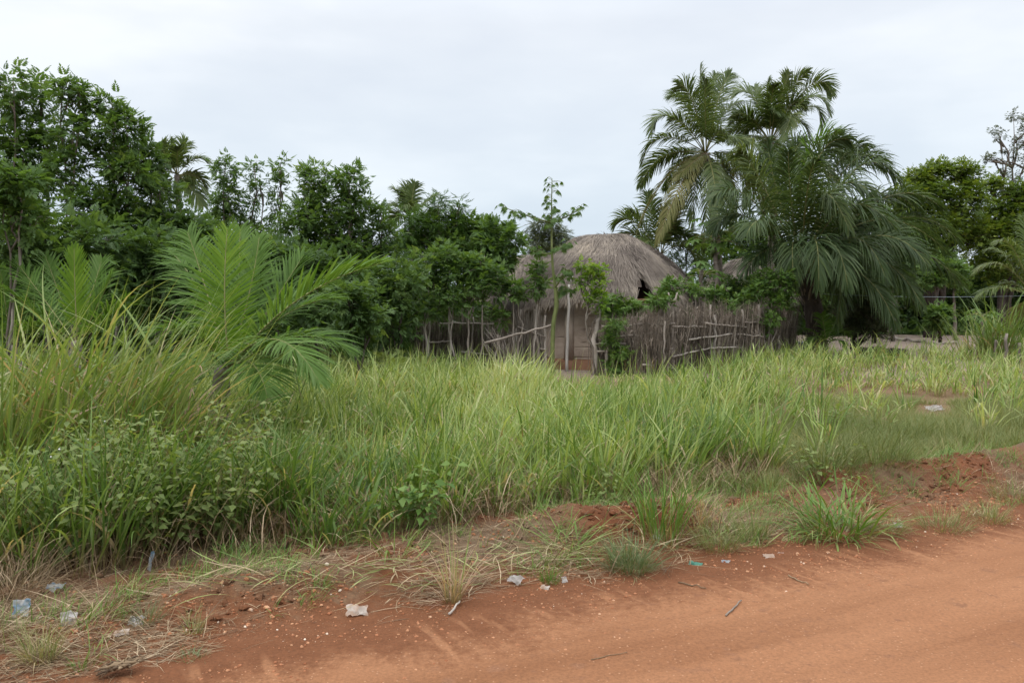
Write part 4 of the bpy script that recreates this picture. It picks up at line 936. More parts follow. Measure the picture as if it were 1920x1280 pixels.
palm('coconut_palm', 'tall coconut palm bent by wind to the right, right one of the tallest pair', 1430, 1445, 268, 34.5,
     [(1470, 180, 0, 1516, 135, 0, dict(droop=.9)), (1525, 140, .3, 1560, 180, .3, dict(droop=1.)), (1520, 165, -.6, 1556, 215, -.6, dict(droop=1.2)), (1530, 180, .7, 1538, 250, .8, dict(droop=1.2)),
      (1462, 190, -.4, 1480, 138, -.5), (1436, 203, -.2, 1440, 150, -.3), (1415, 170, .3, 1374, 178, .4, dict(droop=1.)), (1428, 200, .6, 1415, 165, .9), (1395, 210, -.4, 1346, 262, -.5, dict(droop=1.1)),
      (1402, 215, .5, 1392, 290, .6, dict(droop=1.1)), (1490, 200, -.9, 1466, 262, -1.5, dict(droop=1.1, tone=.65)), (1495, 215, .4, 1518, 262, .5, dict(droop=1.2)), (1445, 190, -1.1, 1452, 160, -1.7, dict(tone=.3)),
      (1400, 255, -.5, 1375, 330, -.7, dict(droop=1.3)), (1490, 260, -.5, 1500, 330, -.6, dict(droop=1.3)), (1440, 320, -.8, 1428, 420, -1.1, dict(droop=1.5)), (1420, 310, -.3, 1398, 390, -.5, dict(droop=1.5)), (1460, 310, -.7, 1474, 400, -.9, dict(droop=1.5))],
     8, .85, .042, 74, 'coco', tr=.15, group=CG, FL=2.9, nuts=4, droop=1.15, thru=1.5, roll=.8)
palm('coconut_palm', 'small coconut palm peeking out just right of the main hut roof', 1242, 1239, 480, 33,
     [(1185, 402, 0, 1152, 424, 0, dict(droop=1.)), (1190, 430, .3, 1168, 455, .4, dict(droop=1.1)), (1222, 410, -.2, 1214, 362, -.3), (1260, 420, .3, 1270, 380, .4), (1215, 440, -.6, 1195, 490, -.8, dict(droop=1.2)),
      (1280, 430, .4, 1310, 460, .5, dict(droop=1.1)), (1240, 420, -.8, 1242, 392, -1.2), (1205, 415, .7, 1180, 400, .9), (1290, 450, -.5, 1310, 510, -.6, dict(droop=1.2))],
     4, .85, .05, 46, 'coco', tr=.12, group=CG, FL=2.0, droop=1.1, thru=1.5, roll=.8)
palm('coconut_palm', 'distant coconut palm rising behind the tall leafy trees on the left', 330, 332, 328, 36,
     [(322, 290, 0, 320, 262, 0), (340, 285, .3, 348, 270, .3), (310, 290, -.3, 304, 275, -.4), (362, 295, 0, 386, 302, 0, dict(droop=.9)), (368, 325, .2, 384, 348, .2, dict(droop=1.)), (355, 350, -.3, 380, 385, -.4, dict(droop=1.1)),
      (300, 320, .3, 285, 340, .4, dict(droop=1.)), (310, 345, -.2, 300, 380, -.3, dict(droop=1.1)), (332, 290, -.7, 334, 276, -1.)],
     5, .85, .055, 44, 'coco', tr=.13, group=CG, FL=1.7, droop=1.1, thru=1.5, roll=.8)
palm('coconut_palm', 'distant coconut palm top showing above the yellow-tipped bush', 775, 770, 412, 37,
     [(760, 380, 0, 736, 352, 0), (766, 370, .3, 750, 358, .3), (772, 375, -.2, 778, 344, -.2), (790, 385, 0, 822, 362, 0, dict(ls=.6)), (752, 390, -.3, 734, 385, -.3, dict(droop=1.)), (762, 370, .5, 765, 350, .6), (745, 400, .3, 738, 415, .4, dict(droop=1.)), (800, 400, .3, 815, 400, .4)],
     3, .8, .055, 40, 'coco', tr=.13, group=CG, FL=1.5, droop=1., thru=1.5, roll=.8)
palm('oil_palm', 'huge dark oil palm with arching shaggy fronds and a thick rough trunk', 1532, 1505, 515, 29.5,
     [(1425, 330, -.3, 1388, 285, -.4, dict(mat='coco', tone=.6)), (1405, 350, -1.4, 1335, 372, -2.0), (1482, 370, -1.6, 1478, 285, -2.4), (1500, 300, .3, 1566, 252, .4, dict(mat='oil_young', tone=.15, droop=.8)), (1520, 290, -.5, 1592, 262, -.7),
      (1585, 285, .3, 1664, 312, .4), (1600, 285, -.6, 1692, 345, -.8), (1530, 330, -2.2, 1592, 430, -3.2, dict(tone=.65)), (1640, 385, -.6, 1778, 475, -.8, dict(droop=1.3)), (1690, 440, -.3, 1808, 540, -.4, dict(droop=1.3)),
      (1450, 340, .6, 1440, 268, .8), (1470, 330, 1.2, 1508, 262, 1.6), (1395, 385, -.8, 1338, 432, -1.0, dict(droop=1.0)), (1440, 400, -2.2, 1400, 440, -3.4),
      (1560, 330, -1.4, 1640, 370, -2.0), (1580, 360, -2.2, 1680, 430, -3.0, dict(droop=1.2)), (1640, 340, .8, 1740, 420, 1.2, dict(droop=1.2)), (1510, 360, -2.6, 1530, 300, -4.0), (1600, 420, -2.0, 1660, 520, -2.8, dict(droop=1.4)),
      (1560, 430, -2.4, 1590, 540, -3.2, dict(droop=1.4)), (1485, 430, -2.4, 1488, 530, -3.0, dict(droop=1.4)), (1530, 420, -2.8, 1535, 540, -3.4, dict(droop=1.4)), (1660, 345, .2, 1770, 395, .4, dict(droop=1.2)), (1690, 385, .8, 1800, 455, 1.0, dict(droop=1.2)), (1640, 460, -1.2, 1730, 575, -1.5, dict(droop=1.4)), (1610, 490, -1.6, 1680, 610, -2.0, dict(droop=1.4)), (1650, 420, -1.4, 1740, 500, -1.9, dict(droop=1.3)), (1560, 300, .9, 1625, 275, 1.3),
      (1620, 350, 1.4, 1700, 470, 2.0, dict(droop=1.2)), (1445, 300, 1.6, 1410, 330, 2.2), (1540, 270, 1.4, 1600, 300, 2.2), (1640, 460, .6, 1720, 580, 1.0, dict(droop=1.4)), (1575, 470, -1.5, 1570, 610, -1.8, dict(droop=1.4))],
     8, 1.2, .046, 95, 'oil_frond', tr=.3, droop=1.35, V=.2, rr=.036, bark='bark_dark', FL=3.9, boot=150, thru=1.5, roll=.6, vj=.45)
# young oil palms in the foreground
FA = (1, .06, 0)
palm('young_oil_palm', 'bright green young oil palm with one broad upright frond in the field', 432, 430, 690, 11.2,
     [(414, 575, -.1, 426, 432, .15, dict(side=FA, mat='oil_young', V=.05, ls=.86, droop=.22, tone=.5, a0=1.25, a1=.45, t0=.12, nl=64, ws=.72)),
      (395, 560, .5, 352, 436, .8, dict(side=(1, .3, 0), mat='oil_young_dark', V=.1, droop=.9, ls=1.05, tone=.4)),
      (375, 520, .9, 318, 470, 1.3, dict(droop=.9, mat='oil_young_dark')),
      (535, 535, -.1, 722, 492, -.2, dict(droop=.42, tone=.55, mat='oil_young_dark', V=.5, ws=1.1)),
      (500, 590, .8, 568, 480, 1.2, dict(droop=.4, mat='oil_young_dark', tone=.35)),
      (520, 570, -.9, 596, 712, -1.5, dict(droop=.5, tone=.6, mat='oil_young_dark', V=.2, ws=1.1)),
      (560, 590, -.3, 650, 655, -.4, dict(droop=.7, mat='oil_young_dark', tone=.5)),
      (470, 570, .4, 486, 445, .7, dict(side=(1, -.3, 0), mat='oil_young_dark', V=.1, droop=.5, tone=.5, ls=.8)),
      (450, 560, .9, 450, 430, 1.3, dict(side=(1, .2, 0), mat='oil_young_dark', V=.1, droop=.5)),
      (370, 600, -.3, 300, 620, -.5, dict(droop=.8, mat='oil_young_dark')),
      (400, 640, -.9, 360, 690, -1.3, dict(droop=.7, mat='oil_young_dark')), (480, 650, -1.0, 500, 740, -1.5, dict(droop=.6, mat='oil_young_dark')),
      (540, 560, .6, 630, 560, .9, dict(droop=.7, mat='oil_young_dark', tone=.4))],
     0, .66, .031, 56, 'oil_young', tr=.12, group='young oil palms in the field', rr=.017, seg=5)
palm('young_oil_palm', 'young oil palm with a fan of upright fronds half hidden behind the cane grass', 140, 142, 640, 14.5,
     [(140, 560, 0, 139, 466, .1, dict(side=FA, mat='oil_young', V=.05, droop=.12, a0=.9, a1=.25, ls=.78, tone=.5)),
      (90, 570, .3, 30, 490, .5, dict(mat='oil_young_dark', droop=.6)), (70, 590, -.3, 15, 545, -.5, dict(mat='oil_young_dark', droop=.7)), (180, 580, .2, 208, 520, .3, dict(mat='oil_young_dark', droop=.4)),
      (190, 610, -.3, 240, 560, -.4, dict(mat='oil_young_dark', droop=.6)), (115, 560, .7, 85, 480, 1., dict(mat='oil_young_dark', droop=.4)), (170, 560, .7, 190, 490, 1., dict(mat='oil_young_dark', droop=.5))],
     0, .62, .032, 44, 'oil_young', tr=.1, group='young oil palms in the field', rr=.016)
palm('young_oil_palm', 'palm with yellowish fronds reaching in from the right picture edge', 1935, 1935, 560, 33,
     [(1880, 480, 0, 1826, 512, 0, dict(mat='coco', tone=.75)), (1870, 530, -.4, 1832, 560, -.5, dict(mat='coco', tone=.5)), (1900, 450, -.3, 1868, 455, -.4, dict(mat='coco', tone=.6)), (1920, 440, .4, 1925, 410, .5, dict(mat='coco')), (1885, 470, .6, 1850, 470, .9, dict(mat='coco', tone=.4)),
      (1890, 520, .5, 1860, 555, .7, dict(mat='coco')), (1960, 460, 0, 2000, 470, 0, dict(mat='coco'))],
     4, .7, .045, 46, 'coco', tr=.18, droop=1.2, FL=2.2, thru=1.4)
palm('young_oil_palm', 'low dark palm seedling at the foot of the huge oil palm', 1548, 1548, 650, 28.5,
     [(1520, 605, 0, 1500, 625, 0), (1545, 600, -.2, 1540, 590, -.3), (1575, 605, .2, 1590, 628, .2), (1560, 600, .4, 1570, 598, .6), (1530, 610, -.5, 1515, 650, -.7), (1570, 620, -.5, 1585, 655, -.7)],
     0, .45, .04, 26, 'oil_young_dark', tr=.08, rr=.012, group='young oil palms in the field')
palm('young_oil_palm', 'dark-fronded low palm at the far left picture edge', 20, 20, 650, 16.5,
     [(10, 560, 0, 0, 505, 0), (40, 570, .2, 68, 520, .3), (-20, 580, 0, -60, 560, 0), (20, 560, .5, 40, 480, .8), (50, 610, -.3, 90, 600, -.4)],
     0, .6, .042, 30, 'oil_young_dark', tr=.1, rr=.016, group='young oil palms in the field')

# ------------------------------------------------------------------ thatched mud huts
def hut(label, px, Y, prof, wall_r, wall_h, nstr, notch=None, sd=0, eave_low=None, detail=True, flat=0):
    c = P(px, 560, Y); c[2] = float(H(c[0], c[1])) - .02
    root = thing('thatched_hut', c, label, 'hut', 'thatched mud huts of the compound')
    pr = np.array(prof); sl = np.concatenate([[0], np.cumsum(np.hypot(*np.diff(pr, axis=0).T))]); tot = sl[-1]
    def surf(phi, s, off=0.):
        """point on the thatch; s = path length from the apex"""
        s2 = np.minimum(s, tot)
        r = np.interp(s2, sl, pr[:, 0]); z = np.interp(s2, sl, pr[:, 1])
        lump = 1 + .055 * (vn(np.cos(phi) * 1.6 + sd, np.sin(phi) * 1.6 + s2 * .5, 8) - .5) * 2 * sstep(0, 1.2, s2)
        zl = .10 * sstep(.2, 1.5, s2) * (vn(np.cos(phi) * 2.2 + sd, np.sin(phi) * 2.2 + s2 * .9, 12) - .5) * 2
        ex = np.maximum(s - tot, 0)
        el = (eave_low(phi) if eave_low else 0) * sstep(.62 * tot, tot, s2)
        r = r * lump + off; z = z + zl + off * .7 - ex * .93 + el
        r = r + ex * .22
        return np.stack([c[0] + r * np.sin(phi), c[1] - r * np.cos(phi), c[2] + z], -1)
    def innotch(phi, s):
        if not notch: return np.zeros(np.shape(s), bool)
        w = notch[1] * np.clip((s - notch[2] * tot) / ((1 - notch[2]) * tot), 0, 1) ** .7
        return (np.abs(phi - notch[0]) < w + .02 * np.sin(s * 17)) & (s > notch[2] * tot)
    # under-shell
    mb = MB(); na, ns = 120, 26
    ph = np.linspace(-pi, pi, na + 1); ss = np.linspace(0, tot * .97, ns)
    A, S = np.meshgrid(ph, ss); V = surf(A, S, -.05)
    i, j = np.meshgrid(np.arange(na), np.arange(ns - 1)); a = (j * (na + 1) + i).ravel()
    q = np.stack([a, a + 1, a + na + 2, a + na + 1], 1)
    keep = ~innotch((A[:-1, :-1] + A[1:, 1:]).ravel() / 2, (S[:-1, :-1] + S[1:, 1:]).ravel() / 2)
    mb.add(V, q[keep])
    roof = MB()
    # strands
    n = nstr
    phi = R.uniform(-pi, pi, n); s0 = np.sqrt(R.random(n)) * tot * 1.0 - .15
    s0 = np.where(R.random(n) < .16, tot * R.uniform(.82, 1.0, n), s0); s0 = np.maximum(s0, 0.01)
    L = R.uniform(.3, .75, n); L = np.where(s0 > tot * .8, R.uniform(.2, .5, n), L)
    k = 5; t = np.linspace(0, 1, k)
    lay = np.floor(s0 / .42) * .42
    dphi = R.normal(0, .06, n) + .22 * (vn(phi * 3, s0 * 2, 55) - .5)
    sk = s0[:, None] + L[:, None] * t
    rloc = np.maximum(.25, np.interp(np.minimum(sk, tot), sl, pr[:, 0]))
    pk = phi[:, None] + dphi[:, None] * t * 2.0 / rloc
    off = (R.uniform(-.02, .05, n)[:, None] + R.normal(.01, .02, n)[:, None] * t ** 2 + .05 * ((s0 - lay) / .42)[:, None])
    stray = R.random(n) < .008
    off = off + (stray * R.uniform(.05, .16, n))[:, None] * t ** 2
    pos = surf(pk, sk, off)
    bad = innotch(pk[:, -1], np.minimum(sk[:, -1], tot)) | innotch(pk[:, 2], np.minimum(sk[:, 2], tot))
    pos, pk, s0 = pos[~bad], pk[~bad], s0[~bad]; m = len(pos)
    tang = np.stack([np.cos(pk), np.sin(pk), R.normal(0, .3, pk.shape)], -1)
    wd = R.uniform(.0045, .0095, m)
    pf = np.array([.8, 1, .9, .7, .15])
    ru = np.clip(.5 + .55 * (vn(phi[~bad] * 2.2 + sd, s0 * 1.3, 66) - .5) + R.normal(0, .12, m), 0, 1)
    strips(roof, pos, nrm(tang), pf[None] * wd[:, None], ru)
    o = roof.build('roof', M['thatch'], root, c)
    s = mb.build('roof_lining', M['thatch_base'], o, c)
    # wall
    mw = MB(); na, nz = 260, 120
    A, Z = np.meshgrid(np.linspace(-pi, pi, na + 1), np.linspace(-.1, wall_h, nz))
    course = .15
    gz = np.abs(((Z / course / 2 + .15 * (vn(A * 2.5, Z * 0, 3) - .5)) % 1) - .5); groove = sstep(.455, .485, gz) * sstep(.3, .6, vn(A * 5, Z * 4, 4))
    rr = wall_r + .03 * (fbm(A * 2.5, Z * 2.0, 6) - .45) + .02 * (fbm(A * 9, Z * 7, 26) - .45) - .035 * groove - .08 * (vn(A * 9, Z * 8, 28) > .93)
    mw.add(np.stack([c[0] + rr * np.sin(A), c[1] - rr * np.cos(A), c[2] + Z], -1), np.stack([(b := (np.meshgrid(np.arange(na), np.arange(nz - 1))[1] * (na + 1) + np.meshgrid(np.arange(na), np.arange(nz - 1))[0]).ravel()), b + 1, b + na + 2, b + na + 1], 1))
    mw.build('wall', M['mud'], root, c)
    if detail:
        mp = MB(); A, Q = np.meshgrid(np.linspace(-pi, pi, 121), np.array([0, .05, 1.0, 1.0]))
        ro = np.array([wall_r + .01, wall_r + .02, wall_r + .42, wall_r + .5])[:, None] + .04 * (vn(A * 5, A * 0, 3) - .5)
        zz = np.array([.27, .25, .21, -.1])[:, None] + 0 * A
        b = (np.arange(3)[:, None] * 121 + np.arange(120)[None]).ravel()
        mp.add(np.stack([c[0] + ro * np.sin(A), c[1] - ro * np.cos(A), c[2] + zz], -1), np.stack([b, b + 1, b + 122, b + 121], 1))
        mp.build('plinth', M['mud_red'], root, c)
        # plastered pillar left of the opening and the beam under the eaves
        mc = MB(); ph = math.atan2((1047 - px) / F * 25, wall_r) * 1.05
        pc = np.array([c[0] + (wall_r + .02) * math.sin(ph), c[1] - (wall_r + .02) * math.cos(ph), 0])
        tube(mc, np.array([pc + [0, 0, .2], pc + [0, 0, .9], pc + [0, 0, wall_h - .02]]), [.15, .14, .14], 10); mc.build('pillar', M['mud'], root, c)
        ml = MB(); an = np.linspace(-pi, pi, 60)
        tube(ml, np.stack([c[0] + (wall_r + .05) * np.sin(an), c[1] - (wall_r + .05) * np.cos(an), np.full(60, c[2] + wall_h - .05)], -1), .06, 6); ml.build('eave_beam', M['mud_red'], root, c)
    # ridge tuft
    mt = MB(); n = 60; blades(mt, np.tile(surf(np.array([0.]), np.array([.05]))[0], (n, 1)) + R.normal(0, .05, (n, 3)), R.uniform(.08, .2, n), R.uniform(0, 2 * pi, n), R.uniform(.3, 1.3, n), R.uniform(1, 2, n), .012, 3, R.random(n) * .4)
    mt.build('ridge_tuft', M['thatch'], root, c)
    return root
def low(phi):
    return -.10 - .12 * np.exp(-((phi + .95) / .30) ** 2) - .20 * np.exp(-((phi - .60) / .16) ** 2) + .16 * np.exp(-((phi - .33) / .15) ** 2) + .10 * (vn(phi * 5, phi * 0, 3) - .5)
hut('main round mud hut with a big shaggy thatched dome torn at the eave', 1133, 27,
    [(0, 3.98), (.5, 3.96), (.95, 3.86), (1.38, 3.58), (1.85, 3.20), (2.28, 2.82), (2.62, 2.44), (2.9, 2.02)], 2.5, 2.02, 42000, notch=(.33, .13, .83), sd=0, eave_low=low)
hut('smaller thatched hut half hidden behind the live fence, left of the main hut', 1002, 29.5,
    [(0, 3.50), (.45, 3.47), (.8, 3.30), (1.2, 2.90), (1.6, 2.40), (1.95, 1.85)], 1.5, 1.85, 12000, sd=5, detail=False)
hut('thatched hut roof far right between coconut trunk and oil palm', 1388, 38,
    [(0, 3.78), (.4, 3.66), (1.0, 3.22), (1.6, 2.80), (2.2, 2.35), (2.6, 1.95)], 2.0, 1.95, 7000, sd=9, detail=False)

# ------------------------------------------------------------------ fences
def fence(label, pts, dens, hfun, posts, rails, tangle=0, mat='brush', thick=.07):
    """pts: ground polyline (world xy); posts: (t, height, rad, lean); rails: (t0,z0,t1,z1)"""
    pts = np.array(pts, float); seg = np.hypot(*np.diff(pts, axis=0).T); cum = np.concatenate([[0], np.cumsum(seg)]); tot = cum[-1]
    def at(t):
        d = np.asarray(t) * tot; x = np.interp(d, cum, pts[:, 0]); y = np.interp(d, cum, pts[:, 1]); return x, y
    b = np.array([*at(.5), 0.]); b[2] = float(H(b[0], b[1]))
    root = thing('brushwood_fence', b, label, 'fence', 'brushwood fences around the compound')
    mb = MB(); n = int(dens * tot)
    t = R.random(n); x, y = at(t); hh = hfun(t)
    base = ground_pts(x, y, -.03); base[:, :2] += R.normal(0, thick, (n, 2))
    up = R.uniform(.0, .45, n) ** 2 * 3.0; base[:, 2] += np.where(R.random(n) < .45, up * hh, 0)
    L = np.minimum(hh * R.uniform(.55, 1.08, n), hh * 1.1 - (base[:, 2]) )
    L = np.maximum(L, .25)
    blades(mb, base, L, R.uniform(0, 2 * pi, n), R.uniform(0, .16, n), R.uniform(.0, .4, n), R.uniform(.008, .03, n), 4, np.clip(R.normal(.45, .24, n), 0, 1), twist=1.5, wob=.6)
    if tangle:
        n = int(tangle * tot); t = R.random(n); x, y = at(t); hh = hfun(t)
        base = ground_pts(x, y); base[:, :2] += R.normal(0, thick, (n, 2)); base[:, 1] -= .08; base[:, 2] += hh * R.uniform(.25, 1.0, n)
        blades(mb, base, R.uniform(.15, .5, n), R.uniform(0, 2 * pi, n), R.uniform(.2, 1.9, n), R.uniform(1.2, 4.2, n), R.uniform(.006, .016, n), 6, np.clip(R.normal(.55, .22, n), 0, 1), twist=.8, wob=1.6)
    mb.build('brush_panel', M[mat], root, b)
    for (t, h, r, lean, *fork) in posts:
        x, y = at(t); p0 = np.array([float(x), float(y) - .13, 0]); p0[2] = float(H(p0[0], p0[1])) - .05
        p1 = p0 + np.array([lean, 0, h]); mp = MB(); tube(mp, curvy(p0, p1, 9, r * .45), np.linspace(r * 1.1, r * .75, 9), 8, R.random())
        if fork:
            for s_ in (-1, 1): tube(mp, curvy(p1, p1 + np.array([s_ * .12, 0, .3]), 5, .01), np.linspace(r * .7, r * .35, 5), 6)
        mp.build('post', M['stake'], root, b)
    for (t0, z0, t1, z1) in rails:
        x0, y0 = at(t0); x1, y1 = at(t1)
        mr = MB(); tube(mr, curvy((x0, y0 - .21, z0), (x1, y1 - .21, z1), 9, .012), np.linspace(.030, .020, 9), 6, R.random()); mr.build('rail', M['stake'], root, b)
    return root
gp = lambda px, Y: (P(px, 560, Y)[0], Y)
fence('long grey brushwood fence right of the gateway, bending back towards the oil palm', [gp(1112, 22.6), gp(1238, 22.0), gp(1330, 24.2), gp(1490, 29.0)], 330,
      lambda t: 1.76 + .26 * (vn(t * 14, t * 0, 3) - .5) + .20 * (vn(t * 60, t * 0, 4) - .5) - .18 * sstep(.35, .0, t) + .05 * sstep(.8, 1, t),
      [(.005, 1.95, .07, .02), (.035, 1.05, .05, .0), (.175, 1.5, .028, .05), (.225, 1.95, .055, -.02, 1), (.42, 1.9, .03, .03), (.445, 1.6, .05, .02), (.62, 1.75, .035, -.02), (.80, 1.0, .07, .0), (.86, .9, .06, .05), (.72, 1.9, .06, 0)],
      [(-.02, .80, .08, .84), (-.01, .62, .22, .70), (.06, 1.02, .24, 1.12), (.12, .30, .23, .18), (.22, 1.28, .40, 1.22), (.02, 1.28, .23, 1.36), (.58, .95, .80, .80), (.63, 1.3, .85, 1.15), (.22, .48, .42, .62), (.38, 1.34, .64, 1.14), (.22, .06, .36, .12), (.42, .62, .62, .55), (.86, .55, 1.0, .30), (.3, .9, .55, .98)], tangle=340)
fence('dark old brushwood fence standing under the live fence trees on the left', [gp(775, 24.6), gp(860, 24.4), gp(940, 24.2)], 480,
      lambda t: 1.45 + .25 * (vn(t * 11, t * 0, 5) - .5), [(.18, 1.5, .03, .03), (.42, 1.7, .035, 0), (.66, 1.55, .03, .06), (.85, 1.3, .04, 0)],
      [(.3, 1.30, .98, 1.30), (.15, .75, .45, .80), (.55, .5, .85, .44)], tangle=60)
fence('pale panel of upright grey stakes left of the gateway before the hut wall', [gp(968, 24.0), gp(1022, 23.6)], 420,
      lambda t: 1.62 + .25 * (vn(t * 16, t * 0, 6) - .5) - .1 * t, [(-.02, 1.75, .04, .12), (.62, 1.75, .035, .02), (.72, 1.75, .03, .04), (1., 1.6, .035, 0)], [(0., 1.22, 1.25, .95), (.8, .62, 1.2, .60)], mat='stake', thick=.05)
def poles():
    for (nm, lb, a, b, r0, r1, m, fk) in (
        ('leaning_pole', 'long pole leaning diagonally across the gateway stakes up to the sapling', (908, 643, 23.1), (1034, 609, 22.9), .035, .025, 'stake', 0),
        ('forked_pole', 'thin upright pale forked pole standing before the hut wall', (1063, 672, 23.8), (1067, 533, 23.8), .045, .028, 'pale_wood', 1)):
        p0, p1 = P(*a), P(*b)
        if fk: p0[2] = float(H(p0[0], p0[1])) - .05
        mb = MB(); pl = curvy(p0, p1, 9, .012); tube(mb, pl, np.linspace(r0, r1, 9), 8)
        if fk:
            tube(mb, curvy(p1, P(1074, 518, 23.8), 4, .005), np.linspace(.024, .012, 4), 6); tube(mb, curvy(p1, P(1062, 505, 23.8), 4, .005), np.linspace(.022, .01, 4), 6)
        tag(mb.build(nm, M[m], None, p0), lb, 'pole')
    # bundle of splayed stakes
    c = P(940, 560, 23.4); c[2] = float(H(c[0], c[1])); mb = MB()
    for i in range(46):
        top = c + np.array([R.uniform(-.5, .5), R.normal(0, .15), R.uniform(.7, 1.25)]); bt = c + np.array([R.uniform(-.05, .5), R.normal(0, .12), -.02])
        tube(mb, curvy(bt, top, 5, .012), np.linspace(.016, .008, 5), 5, R.random())
    tag(mb.build('stake_bundle', M['stake'], None, c), 'splayed bundle of cut grey stakes slumped beside the gateway', 'stakes')
poles()
def log(label, a, b, r, mat='stake'):
    p0, p1 = G(*a), G(*b); p0[2] = float(H(*p0[:2])) + r * .8; p1[2] = float(H(*p1[:2])) + r * .8
    mb = MB(); tube(mb, curvy(p0, p1, 9, .03), np.linspace(r, r * .8, 9), 8); o = mb.build('log', M[mat], None, p0); tag(o, label, 'log', 'logs edging the swept yard')
log('long pale log lying along the far edge of the swept yard', (1655, 636), (1735, 643), .08)
log('shorter log continuing the yard edge to the right', (1740, 644.5), (1795, 646), .07)
log('dark rotten log along the near edge of the yard under the round bush', (1600, 667), (1700, 668), .16, 'bark_dark')
def stump(px, Y, h, r, label):
    p = P(px, 560, Y); p[2] = float(H(p[0], p[1])) - .05
    mb = MB(); tube(mb, curvy(p, p + np.array([.03, 0, h]), 7, r * .2), np.linspace(r, r * .7, 7), 8); tag(mb.build('fence_post', M['bark'], None, p), label, 'post', 'old posts at the right edge of the yard')
stump(1888, 25.5, 1.0, .06, 'weathered post in tall grass near the right picture edge')
stump(1868, 26.5, .75, .05, 'short weathered post left of the taller one by the right edge')
stump(1912, 26, .7, .07, 'stubby post at the right picture edge beside dry brush')
def misc():
    # wire
    a, b = P(1520, 550, 30), P(1960, 553, 34); mb = MB()
    t = np.linspace(0, 1, 24)[:, None]; pl = a + (b - a) * t + np.array([0, 0, -.10]) * 4 * t * (1 - t); tube(mb, pl, .008, 5)
    tag(mb.build('wire', M['wire'], None, a), 'thin pale wire stretched from the oil palm across the yard', 'wire')
    # blue-grey basin behind the palm foot
    c = P(1512, 640, 30.5); c[2] = float(H(c[0], c[1])); mb = MB()
    prof = [(0, 0), (.20, 0), (.22, .03), (.27, .42), (.30, .44), (.28, .46), (.25, .43), (.19, .06), (0, .05)]
    n = 20; an = np.linspace(0, 2 * pi, n, endpoint=False)
    v = np.array([[r * math.cos(x), r * math.sin(x), z] for r, z in prof for x in an]) + c
    i = np.arange(n); j = (i + 1) % n
    mb.add(v, np.concatenate([np.stack([i + k * n, j + k * n, j + (k + 1) * n, i + (k + 1) * n], 1) for k in range(len(prof) - 1)]))
    tag(mb.build('water_tub', M['container'], None, c), 'pale blue-grey tub standing between the fence end and the palm trunk', 'tub')
misc()

# ------------------------------------------------------------------ litter
def bag(px, py, w, h, mat, label, nm='plastic_bag', tilt=.5, cr=.35, rot=None):
    w *= .88; h *= .88
    b = G(px, py); b[2] = float(H(b[0], b[1])) - .012
    n = 15; u, v = np.meshgrid(np.linspace(-.5, .5, n), np.linspace(-.5, .5, n))
    sd = R.uniform(0, 50)
    x = u * w * (1 + .3 * (vn(v * 3 + sd, u * 2, 2) - .5)); y = v * h * (1 + .3 * (vn(u * 3 + sd, v * 2, 3) - .5))
    z = cr * w * (fbm(u * 4 + sd, v * 4 + sd, 7) - .3) + .08 * w * (np.abs(vn(u * 9 + sd, v * 9, 9) - .5) * 2)
    x2 = x + .10 * w * (vn(u * 5 + sd, v * 5, 11) - .5)
    ct, st_ = math.cos(tilt), math.sin(tilt)
    yy, zz = y * ct - z * st_, y * st_ + z * ct
    a = R.uniform(-.6, .6) if rot is None else rot
    X = x2 * math.cos(a) - yy * math.sin(a); Y = x2 * math.sin(a) + yy * math.cos(a)
    zz = zz - zz.min() + .004
    i, j = np.meshgrid(np.arange(n - 1), np.arange(n - 1)); q = (j * n + i).ravel()
    mb = MB(); mb.add(np.stack([X + b[0], Y + b[1], zz + b[2]], -1), np.stack([q, q + 1, q + n + 1, q + n], 1))
    o = mb.build(nm, M[mat], None, b)
    tag(o, label, 'plastic litter', 'scraps of plastic litter on the verge')
bag(100, 1112, .15, .13, 'bag_blue', 'flat opened sachet with a blue print below the field edge at the left', tilt=.45)
bag(42, 1160, .115, .12, 'bag_blue', 'puffed water sachet with a blue print near the left picture edge', tilt=1.1)
bag(80, 1172, .09, .06, 'bag_dirty', 'narrow dirty plastic strip between the blue sachet and the white crumpled bag', tilt=.5)
bag(130, 1178, .11, .11, 'bag_white', 'crumpled whitish bag, third along the straw from the left', tilt=.9, cr=.6)
bag(258, 1172, .12, .09, 'bag_white', 'torn whitish bag partly under the small fine green tuft', tilt=.6, cr=.6)
bag(228, 1195, .09, .06, 'bag_dirty', 'brownish dirty plastic scrap just below the tuft-covered bag', tilt=.3)
bag(284, 1066, .045, .16, 'bag_blue', 'thin twisted bluish sachet standing at the foot of the grass', tilt=1.2, cr=.6)
bag(670, 1152, .15, .10, 'bag_dirty', 'semi-clear dirty bag at the red road edge, left of the dry stalk bundle', tilt=.35, cr=.5)
bag(462, 1173, .035, .025, 'bag_white', 'tiny bright white scrap on the straw left of centre', tilt=.2)
bag(968, 1094, .12, .08, 'bag_white', 'clear greyish bag in the straw right of the dry stalk bundle', tilt=.5, cr=.6)
bag(1022, 1104, .07, .05, 'bag_dirty', 'small beige scrap with a greenish mark next to the small bright tuft', tilt=.5)
bag(1058, 1090, .045, .06, 'bag_white', 'little clear scrap to the right of the small bright tuft', tilt=.8)
bag(1230, 1022, .07, .06, 'bag_white', 'grey-white scrap caught at the base of the tall upright tuft', tilt=1., cr=.6)
bag(1304, 1057, .11, .06, 'bag_teal', 'teal green plastic scrap at the road edge', tilt=.25)
bag(1360, 1053, .07, .05, 'bag_blue', 'pale blue plastic scrap right of the teal one', tilt=.25)
bag(1442, 1044, .10, .06, 'bag_dirty', 'pinkish dirty plastic scrap on the road edge below the fine upright tuft', tilt=.3)
bag(1464, 1037, .05, .03, 'bag_white', 'tiny white scrap right of the pinkish one', tilt=.3)
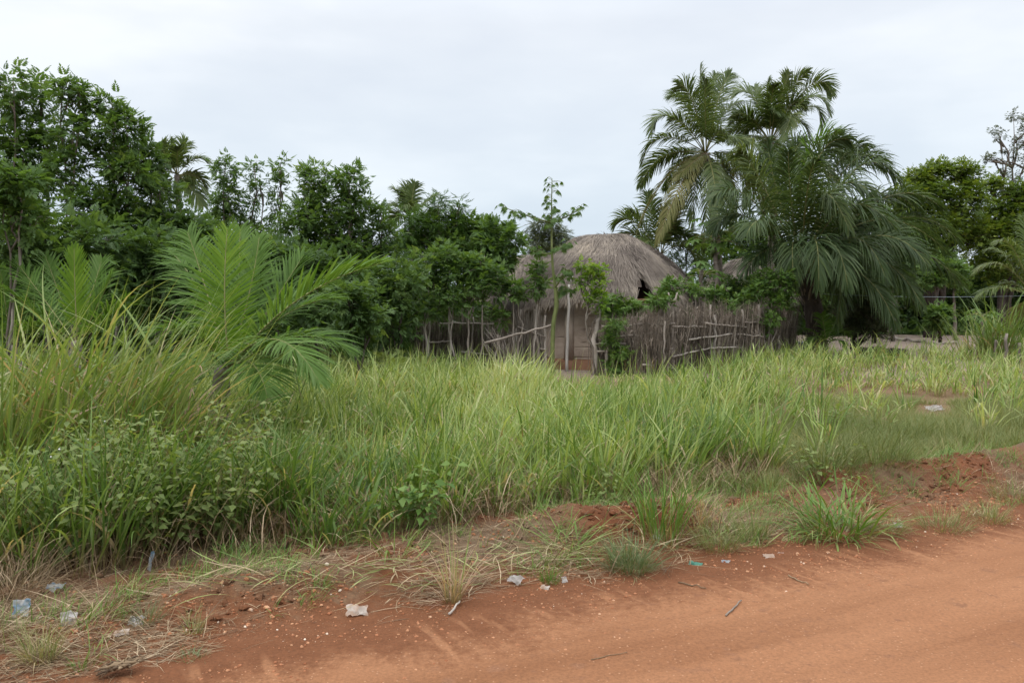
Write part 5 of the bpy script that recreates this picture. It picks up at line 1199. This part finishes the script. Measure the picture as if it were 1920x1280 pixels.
bag(1684, 988, .08, .06, 'bag_white', 'small white plastic piece right of the big arching tuft', tilt=.7, cr=.6)
bag(1752, 768, .36, .2, 'bag_white', 'large white plastic bag lying in the short grass far right', tilt=.4, cr=.5)
bag(1266, 942, .06, .08, 'bag_white', 'grey scrap hanging in dry stems at the upright tuft', tilt=1.2)
bag(1570, 800, .08, .05, 'bag_white', 'tiny pale scrap in the thin yellowish weeds', tilt=.4)
def stick(a, b, r, mat, label, nm='stick'):
    p0, p1 = G(*a), G(*b); p0[2] = float(H(*p0[:2])) + r + .008; p1[2] = float(H(*p1[:2])) + r + .012
    mb = MB(); tube(mb, curvy(p0, p1, 7, .004), np.linspace(r, r * .7, 7), 6, R.random()); tag(mb.build(nm, M[mat], None, p0), label, 'stick', 'sticks lying on the road edge')
stick((1361, 1158), (1390, 1131), .006, 'stake', 'pale stick lying on the sandy road, the thickest one')
stick((1272, 1096), (1324, 1108), .005, 'straw', 'thin straw-coloured stick on the dark red road edge')
stick((1478, 1082), (1516, 1100), .005, 'straw', 'thin reddish straw further right on the road edge')
stick((1108, 1241), (1176, 1228), .0025, 'straw', 'thin brownish straw on the sandy road at the bottom centre')
stick((842, 1156), (862, 1132), .008, 'stake', 'stubby split stick below the dry stalk bundle')
stick((560, 1010), (640, 1006), .006, 'straw', 'dry pale stem lying at the field edge, left of the berm')
stick((1103, 1078), (1110, 1098), .004, 'straw', 'short pale stick standing out of the straw right of the small bright tuft')
def chunk(px, py, sc, label):
    b = G(px, py); b[2] = float(H(b[0], b[1])); mb = MB()
    p = curvy(b + np.array([-.12 * sc, -.04, .02]), b + np.array([.12 * sc, .05, .05]), 9, .01); 
    for _ in range(16):
        o1, o2 = R.normal(0, .028, 3) * [1, 1, .6], R.normal(0, .03, 3) * [1, 1, .6]; o1[2] = abs(o1[2]); o2[2] = abs(o2[2])
        tube(mb, curvy(p[R.integers(0, 3)] + o1, p[R.integers(6, 9)] + o2, 7, .008), np.array([.003, .008, .011, .012, .010, .007, .002]) * sc, 6, R.random())
    n = 40; blades(mb, p[R.integers(0, 9, n)] + R.normal(0, .02, (n, 3)), R.uniform(.03, .09, n), R.uniform(0, 2 * pi, n), R.uniform(.2, 1.5, n), R.uniform(.5, 2, n), .005, 3, R.random(n))
    tag(mb.build('wood_chunk', M['straw'], None, b), label, 'wood')
chunk(222, 1268, .85, 'frayed pale wood chunk in the straw at the bottom left')
